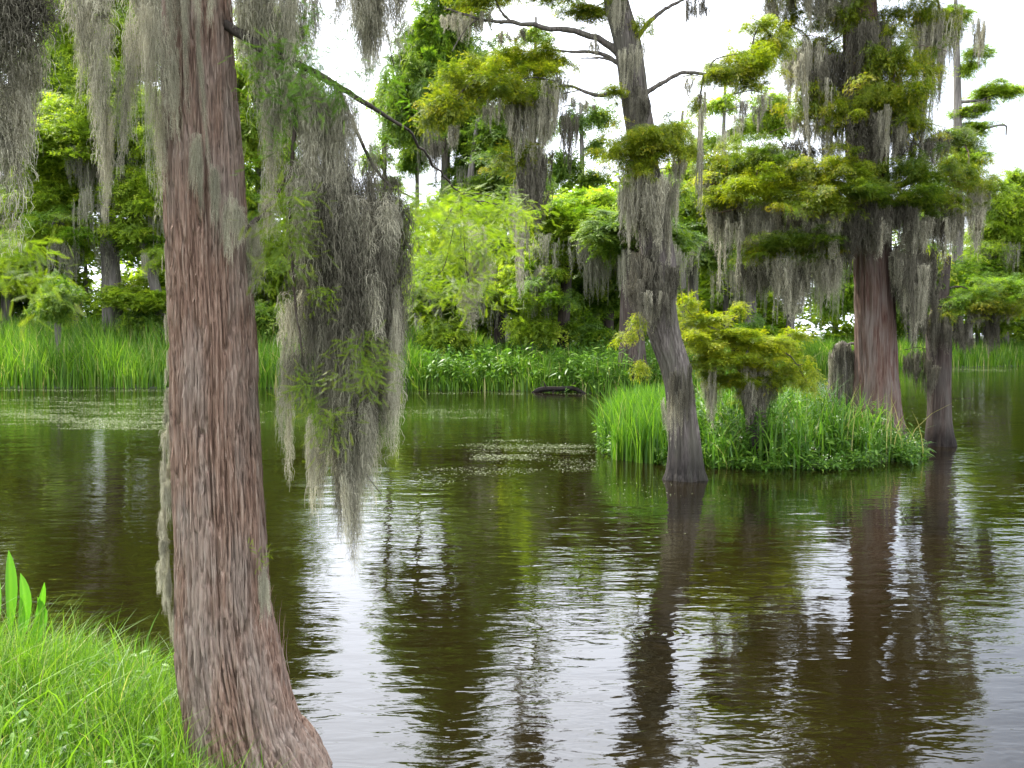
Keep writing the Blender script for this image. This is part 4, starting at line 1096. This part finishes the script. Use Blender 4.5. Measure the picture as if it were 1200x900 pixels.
# ------------------------------------------------------------------ grasses
def blades(P, hgt, wid, lean, mat, name, seg=3, tmean=.5, tsd=.2, curve=1., parent=None, kind="stuff", dry=0.):
    n = len(P)
    a = rng.uniform(0, 6.28, n)
    s = np.linspace(0, 1, seg + 1)[None]
    ld = (lean * np.abs(rng.normal(.6, .5, n)) * hgt)[:, None]
    X = P[:, 0:1] + np.cos(a)[:, None] * ld * s ** (1.3 + curve)
    Yv = P[:, 1:2] + np.sin(a)[:, None] * ld * s ** (1.3 + curve)
    Z = P[:, 2:3] + hgt[:, None] * (s - .18 * curve * (ld / hgt[:, None]) * s ** 3)
    Wd = wid[:, None] * np.clip(1.05 - s ** 1.6, .06, 1)
    b = rng.uniform(0, math.pi, n)
    D = np.stack([np.cos(b), np.sin(b), 0 * b], 1)
    t = np.clip(rng.normal(tmean, tsd, n), 0, .88)
    t = np.where(rng.uniform(0, 1, n) < dry, 1., t)
    V, Fc, tt = ribbons(np.stack([X, Yv, Z], -1), Wd, D, t)
    return add(name, make_mesh(name, V, Fc, tt, mat=mat), parent, kind=kind)

def patchy(x, y, sc, seed):
    return vnoise(np.stack([x * sc + seed, y * sc + seed, x * 0], -1))

# far bank marsh grass
x = np.concatenate([rng.uniform(-30, -1.5, 26000), rng.uniform(-5, 6, 16000), rng.uniform(6, 40, 22000)])
d = rng.uniform(0, 1, len(x)) ** 1.25 * 11
y = edgeY(x) + .05 + d
left = 1 - sm(-5, -2, x)
hh = (1.05 + .55 * left) * rng.uniform(.65, 1.15, len(x)) * (.5 + .55 * patchy(x, y, .5, 30) + .5 * patchy(x, y, 2.2, 31)) * np.where(x > 9, 1.25, 1)
hh *= .55 + .45 * sm(0, .6, d)
blades(np.stack([x, y, bank_z(x, y)], 1), hh, rng.uniform(.035, .07, len(x)), .40, M_GRASS, "marsh_grass", 2, .5, .24, dry=.05)
# leafy weeds among it in the centre
def weeds(P, hgt, nleaf, ll, lw, mat, name, flowers=0.):
    """stems with lance leaves; P bases"""
    n = len(P)
    a = rng.uniform(0, 6.28, n); ln = rng.uniform(0, .3, n) * hgt
    s = np.linspace(0, 1, 4)[None]
    top = np.stack([P[:, 0:1] + np.cos(a)[:, None] * ln[:, None] * s ** 1.5, P[:, 1:2] + np.sin(a)[:, None] * ln[:, None] * s ** 1.5, P[:, 2:3] + hgt[:, None] * s], -1)
    parts = [ribbons(top, np.full((n, 4), lw * .25), None, np.full(n, .3))]
    f = rng.uniform(.15, 1, (n, nleaf))
    b = np.stack([P[:, 0:1] + np.cos(a)[:, None] * ln[:, None] * f ** 1.5, P[:, 1:2] + np.sin(a)[:, None] * ln[:, None] * f ** 1.5, P[:, 2:3] + hgt[:, None] * f], -1).reshape(-1, 3)
    N = len(b); az = rng.uniform(0, 6.28, N); el = rng.uniform(-.3, .9, N)
    L = ll * rng.uniform(.6, 1.2, N)
    s2 = np.linspace(0, 1, 4)[None]
    out_ = L[:, None] * s2 * np.cos(el)[:, None]
    LP = np.stack([b[:, :1] + np.cos(az)[:, None] * out_, b[:, 1:2] + np.sin(az)[:, None] * out_, b[:, 2:] + L[:, None] * (s2 * np.sin(el)[:, None] - .35 * s2 ** 2)], -1)
    LW = lw * np.array([.25, 1, .8, .06])[None] * np.ones((N, 1))
    Dd = np.stack([-np.sin(az), np.cos(az), rng.normal(0, .3, N)], 1)
    parts.append(ribbons(LP, LW, Dd, np.clip(rng.normal(.5, .18, N), 0, .88)))
    if flowers:
        m = rng.uniform(0, 1, n) < flowers
        c = top[m, -1]; k = len(c)
        for q in range(5):
            off = rng.normal(0, .025, (k, 3))
            pp = np.stack([c + off, c + off + np.array([0, 0, .016])], 1)
            parts.append(ribbons(pp, np.full((k, 2), .012), None, np.full(k, 1.)))
    V, Fc, t = join(parts)
    return add(name, make_mesh(name, V, Fc, t, mat=mat), kind="stuff")
x = rng.uniform(-4.5, 5.5, 1500); y = edgeY(x) + rng.uniform(.1, 5, 1500)
weeds(np.stack([x, y, bank_z(x, y)], 1), rng.uniform(.5, 1.5, 1500), 9, .30, .075, M_WEED, "bank_weeds", 0.)

# islet: tall reeds at its left, weeds over the rest
def island_pts(n, test):
    out = []
    while len(out) < n:
        x = rng.uniform(ICX - IA, ICX + IA, n * 2); y = rng.uniform(ICY - IB, ICY + IB, n * 2)
        r = ((x - ICX) / IA) ** 2 + ((y - ICY) / IB) ** 2
        ok = (r * (1 + .9 * (patchy(x, y, 1.9, 60) - .42)) < 1.06) & test(x, y)
        out += list(np.stack([x, y], 1)[ok])
    P = np.array(out[:n])
    return np.concatenate([P, np.maximum(island_z(P[:, 0], P[:, 1]), -.08)[:, None]], 1)
P = island_pts(3600, lambda x, y: (x / y * F + 600 < 800) & (rng.uniform(0, 1, len(x)) < .3 + .9 * patchy(x, y, 1.5, 4)))
u = P[:, 0] / P[:, 1] * F + 600
blades(P, rng.uniform(.55, 1.15, len(P)) * np.interp(u, [695, 725, 790], [.75, 1.0, .95]), rng.uniform(.022, .045, len(P)), .32, M_REED, "reeds", 5, .5, .2)
P = island_pts(3200, lambda x, y: x / y * F + 600 > 800)
blades(P, rng.uniform(.3, 1.0, len(P)) * (.5 + patchy(P[:, 0], P[:, 1], 2.5, 90)) * np.interp(P[:, 0] / P[:, 1] * F + 600, [980, 1030, 1080], [1, .7, .45]), rng.uniform(.02, .045, len(P)), .45, M_REED, "reeds_among_weeds", 4, .5, .22)
P = island_pts(260, lambda x, y: x > 0)
blades(P, rng.uniform(.5, 1.2, len(P)), rng.uniform(.012, .02, len(P)), .6, M_GRASS, "dead_stalks", 4, .5, .2, dry=1.)
P = island_pts(1700, lambda x, y: x / y * F + 600 > 770)
u = P[:, 0] / P[:, 1] * F + 600
weeds(P, rng.uniform(.3, .9, len(P)) * (.45 + 1.0 * patchy(P[:, 0], P[:, 1], 1.6, 8)) * np.interp(u, [770, 820, 960, 1010, 1060, 1100], [.7, .9, 1.05, .75, .55, .45]), 11, .16, .036, M_WEED, "islet_weeds", .05)
# overhanging fringe of small leaves at the islet's shore
th = rng.uniform(math.pi * .98, 2.02 * math.pi, 1500)
rr = rng.uniform(.90, 1.06, 1500) - .10 * (patchy(np.cos(th) * 4, np.sin(th) * 4, 1.5, 6) - .5)
P = np.stack([ICX + IA * rr * np.cos(th), ICY + IB * rr * np.sin(th), np.full(1500, .0)], 1)
P = P[patchy(P[:, 0], P[:, 1], 1.7, 15) + rng.normal(0, .12, 1500) > .47]
weeds(P, rng.uniform(.06, .42, len(P)) * (.3 + 1.2 * patchy(P[:, 0], P[:, 1], 2.2, 5)), 8, .10, .03, M_WEED, "shore_weeds", .03)

# near bank grass
def near_pts(n, xr=(-3.6, -.8), yr=(2.6, 5.6)):
    x = rng.uniform(*xr, n); y = rng.uniform(*yr, n)
    d = near_d(x, y)
    ok = (d > -.02) & (((x + 1.10) ** 2 + (y - 4.25) ** 2) > .30 ** 2)
    return np.stack([x, y, near_z(x, y)], 1)[ok]
P = near_pts(40000)
tall = .6 + .8 * patchy(P[:, 0], P[:, 1], 2.2, 12)
keep = rng.uniform(0, 1, len(P)) < .35 + .65 * patchy(P[:, 0], P[:, 1], 3.1, 40)
P, tall = P[keep], tall[keep]
edge_f = np.interp(near_d(P[:, 0], P[:, 1]), [0, .5], [.7, 1])
blades(P, rng.uniform(.18, .42, len(P)) * tall * edge_f, rng.uniform(.0035, .0075, len(P)), .75, M_GRASS, "bank_grass", 5, .5, .26, 1.1, dry=.05)
P = near_pts(900)
blades(P, rng.uniform(.28, .50, len(P)), rng.uniform(.009, .015, len(P)), .7, M_GRASS, "broad_bank_grass", 6, .65, .12, 1.0)
P = near_pts(500)
weeds(P, rng.uniform(.12, .26, len(P)), 7, .07, .018, M_WEED, "bank_herbs", 0.)

# broad leaved plant at the near left edge; each leaf a part
pl = thing("broad_leaved_plant", "bright green broad-leaved water plant rising above the near left grass", "plant", W(12, 742, 4.95))
pl.location.z = float(near_z(np.array(pl.location.x), np.array(pl.location.y)))
lp = np.array(pl.location)
for (bx, tx, ty, wd, cv) in ((6, 10, 645, .075, .1), (12, 24, 672, .055, .3), (4, -8, 660, .08, -.2), (22, 52, 683, .038, .15), (14, 44, 700, .05, .5), (0, -20, 690, .07, -.5), (16, 24, 700, .06, .1)):
    b = W(bx, 742, 4.95); b[2] = lp[2]; e = W(tx, ty, 4.95 + rng.uniform(-.12, .12))
    s = np.linspace(0, 1, 12)
    C = b[None] + (e - b)[None] * s[:, None]; C[:, 0] += cv * .15 * np.sin(s * 3.14); C[:, 2] += .05 * np.sin(s * 3.1)
    w = wd * np.clip(np.sin(np.clip((s - .30) / .70, 0, 1) * math.pi) ** .75, .09, 1); w[-1] = .002
    a = rng.uniform(-.7, .7); Dv = np.array([math.cos(a), math.sin(a), .12])
    rowsV = []
    for q in range(5):
        o_ = (q - 2) / 2.
        rowsV.append(C + Dv[None] * (w * .5 * o_)[:, None] + np.array([0, .35, .1])[None] * (w * abs(o_) * .5)[:, None])
    V = np.stack(rowsV, 1).reshape(-1, 3) - lp[None]
    i = np.arange(11)[:, None] * 5; j = np.arange(4)[None]
    Fc = np.stack([i + j, i + j + 1, i + 6 + j, i + 5 + j], -1).reshape(-1, 4)
    t = np.tile(np.array([.6, .45, .95, .45, .6]), 12) * rng.uniform(.7, 1)
    add("leaf", make_mesh("leaf", V, Fc, t, smooth=True, mat=M_BROAD), pl)

# ------------------------------------------------------------------ drift log at the far bank
lg = thing("fallen_log", "dark fallen log lying at the water's edge below the far reeds", "log", W(655, 460, 33.9))
ll = np.array(lg.location)
C = spline([W(622, 461, 34.0), W(636, 456, 33.95), W(655, 455.5, 33.9), W(672, 455, 33.8), W(682, 459, 33.6), W(692, 466, 33.2)], 30)
V, Fc = tube(C - ll[None], np.interp(np.arange(30), [0, 3, 20, 29], [.02, .085, .06, .02]), 14, bark_bump(3, 0, .7, 4, 3.))
for a_, b_ in (((640, 455), (636, 446)), ((668, 455), (676, 447)), ((650, 457), (646, 464))):
    limb(lg, [W(*a_, 33.9), W(*b_, 33.8)], .04, .01, M_BARKD, 8, 5, "branch_stub")
add("log_stem", make_mesh("log_stem", V, Fc, smooth=True, mat=M_BARKD), lg)

# ------------------------------------------------------------------ shrubs on the far bank
for lab, px, py, Y, r, lf in (("feathery pale green bush on the far bank behind the long moss strands", 622, 378, 38, 20, M_FAR), ("rounded green bush between reeds and woods, left of the dark bank tree", 690, 385, 38.5, 18, M_GREEN),
                          ("olive bush under the lime sprays above the far reeds", 520, 385, 39, 20, M_FAR), ("low dark bush behind the left reeds near the grey trunk", 165, 372, 43, 16, M_FARDARK),
                          ("low green bush by the far bank just right of the foreground trunk", 305, 370, 42, 20, M_FARDARK), ("bush at the foot of the pale mossy thicket", 885, 385, 50, 18, M_GREEN),
                          ("right-hand bush above the distant reeds under the low spreading tree", 1165, 378, 67, 14, M_FAR)):
    r_ = thing("shrub", lab, "shrub", W(px, ground_py(px, Y), Y))
    c = put_pad(r_, px, py, r, r * .6, Y, PADS_FAR, lf)
    put_pad(r_, px + 4, py + r * .35, r, r * .5, Y - .2, PADS_FAR, lf)
    for q in range(4):
        limb(r_, [np.array(r_.location) - [0, 0, .3], c + rng.normal(0, .25, 3)], .03, .01, M_BARKF, 8, 5, "stem", .02)

# ------------------------------------------------------------------ floating bits on the water
def drift(boxes, mat, name, size, tm=.5):
    Ps = []
    for (x0, x1, y0, y1, n) in boxes:
        px = rng.uniform(x0, x1, n * 5); py = rng.uniform(y0, y1, n * 5)
        Yv = H * F / (py - 392); X = (px - 600) / F * Yv
        fade = 1.15 * (1 - ((2 * px - x0 - x1) / (x1 - x0)) ** 2 * .8 - ((2 * py - y0 - y1) / (y1 - y0)) ** 2 * .8)
        k = ((patchy(X * .55, Yv * 2.2, 1.6, 77) + rng.normal(0, .16, len(X))) * np.sqrt(np.maximum(fade, 0)) > .47)
        q = np.stack([X, Yv, 0 * X + .006], 1)[k][:n]
        Ps.append(q)
    P = np.concatenate(Ps)
    n = len(P); a = rng.uniform(0, 6.28, n)
    r = size * rng.uniform(.4, 1.2, n) * (P[:, 1] / 18) ** .6
    ang = np.arange(5) / 5 * 6.283
    V = P[:, None] + r[:, None, None] * np.stack([np.cos(ang[None] + a[:, None]), .8 * np.sin(ang[None] + a[:, None]), 0 * a[:, None] + 0 * ang[None]], -1)
    V[..., 2] += rng.uniform(0, .002, (n, 5))
    Fc = (np.array([[0, 1, 2], [0, 2, 3], [0, 3, 4]])[None] + (np.arange(n) * 5)[:, None, None]).reshape(-1, 3)
    t = np.repeat(np.clip(rng.normal(tm, .25, n), 0, 1), 5)
    add(name, make_mesh(name, V.reshape(-1, 3), Fc, t, mat=mat), kind="stuff")
drift([(-60, 335, 462, 506, 15000), (440, 610, 474, 492, 900), (525, 700, 515, 535, 1500), (545, 660, 528, 545, 900), (500, 640, 545, 560, 350), (640, 705, 520, 560, 500), (-100, 340, 456, 459, 1200), (480, 740, 459, 463, 500), (470, 560, 545, 575, 150), (1060, 1200, 430, 437, 1500), (930, 975, 440, 470, 700),
       (500, 900, 560, 640, 60), (1000, 1200, 455, 500, 300), (700, 800, 560, 600, 60)], M_SCUM, "floating_duckweed", .012, .6)
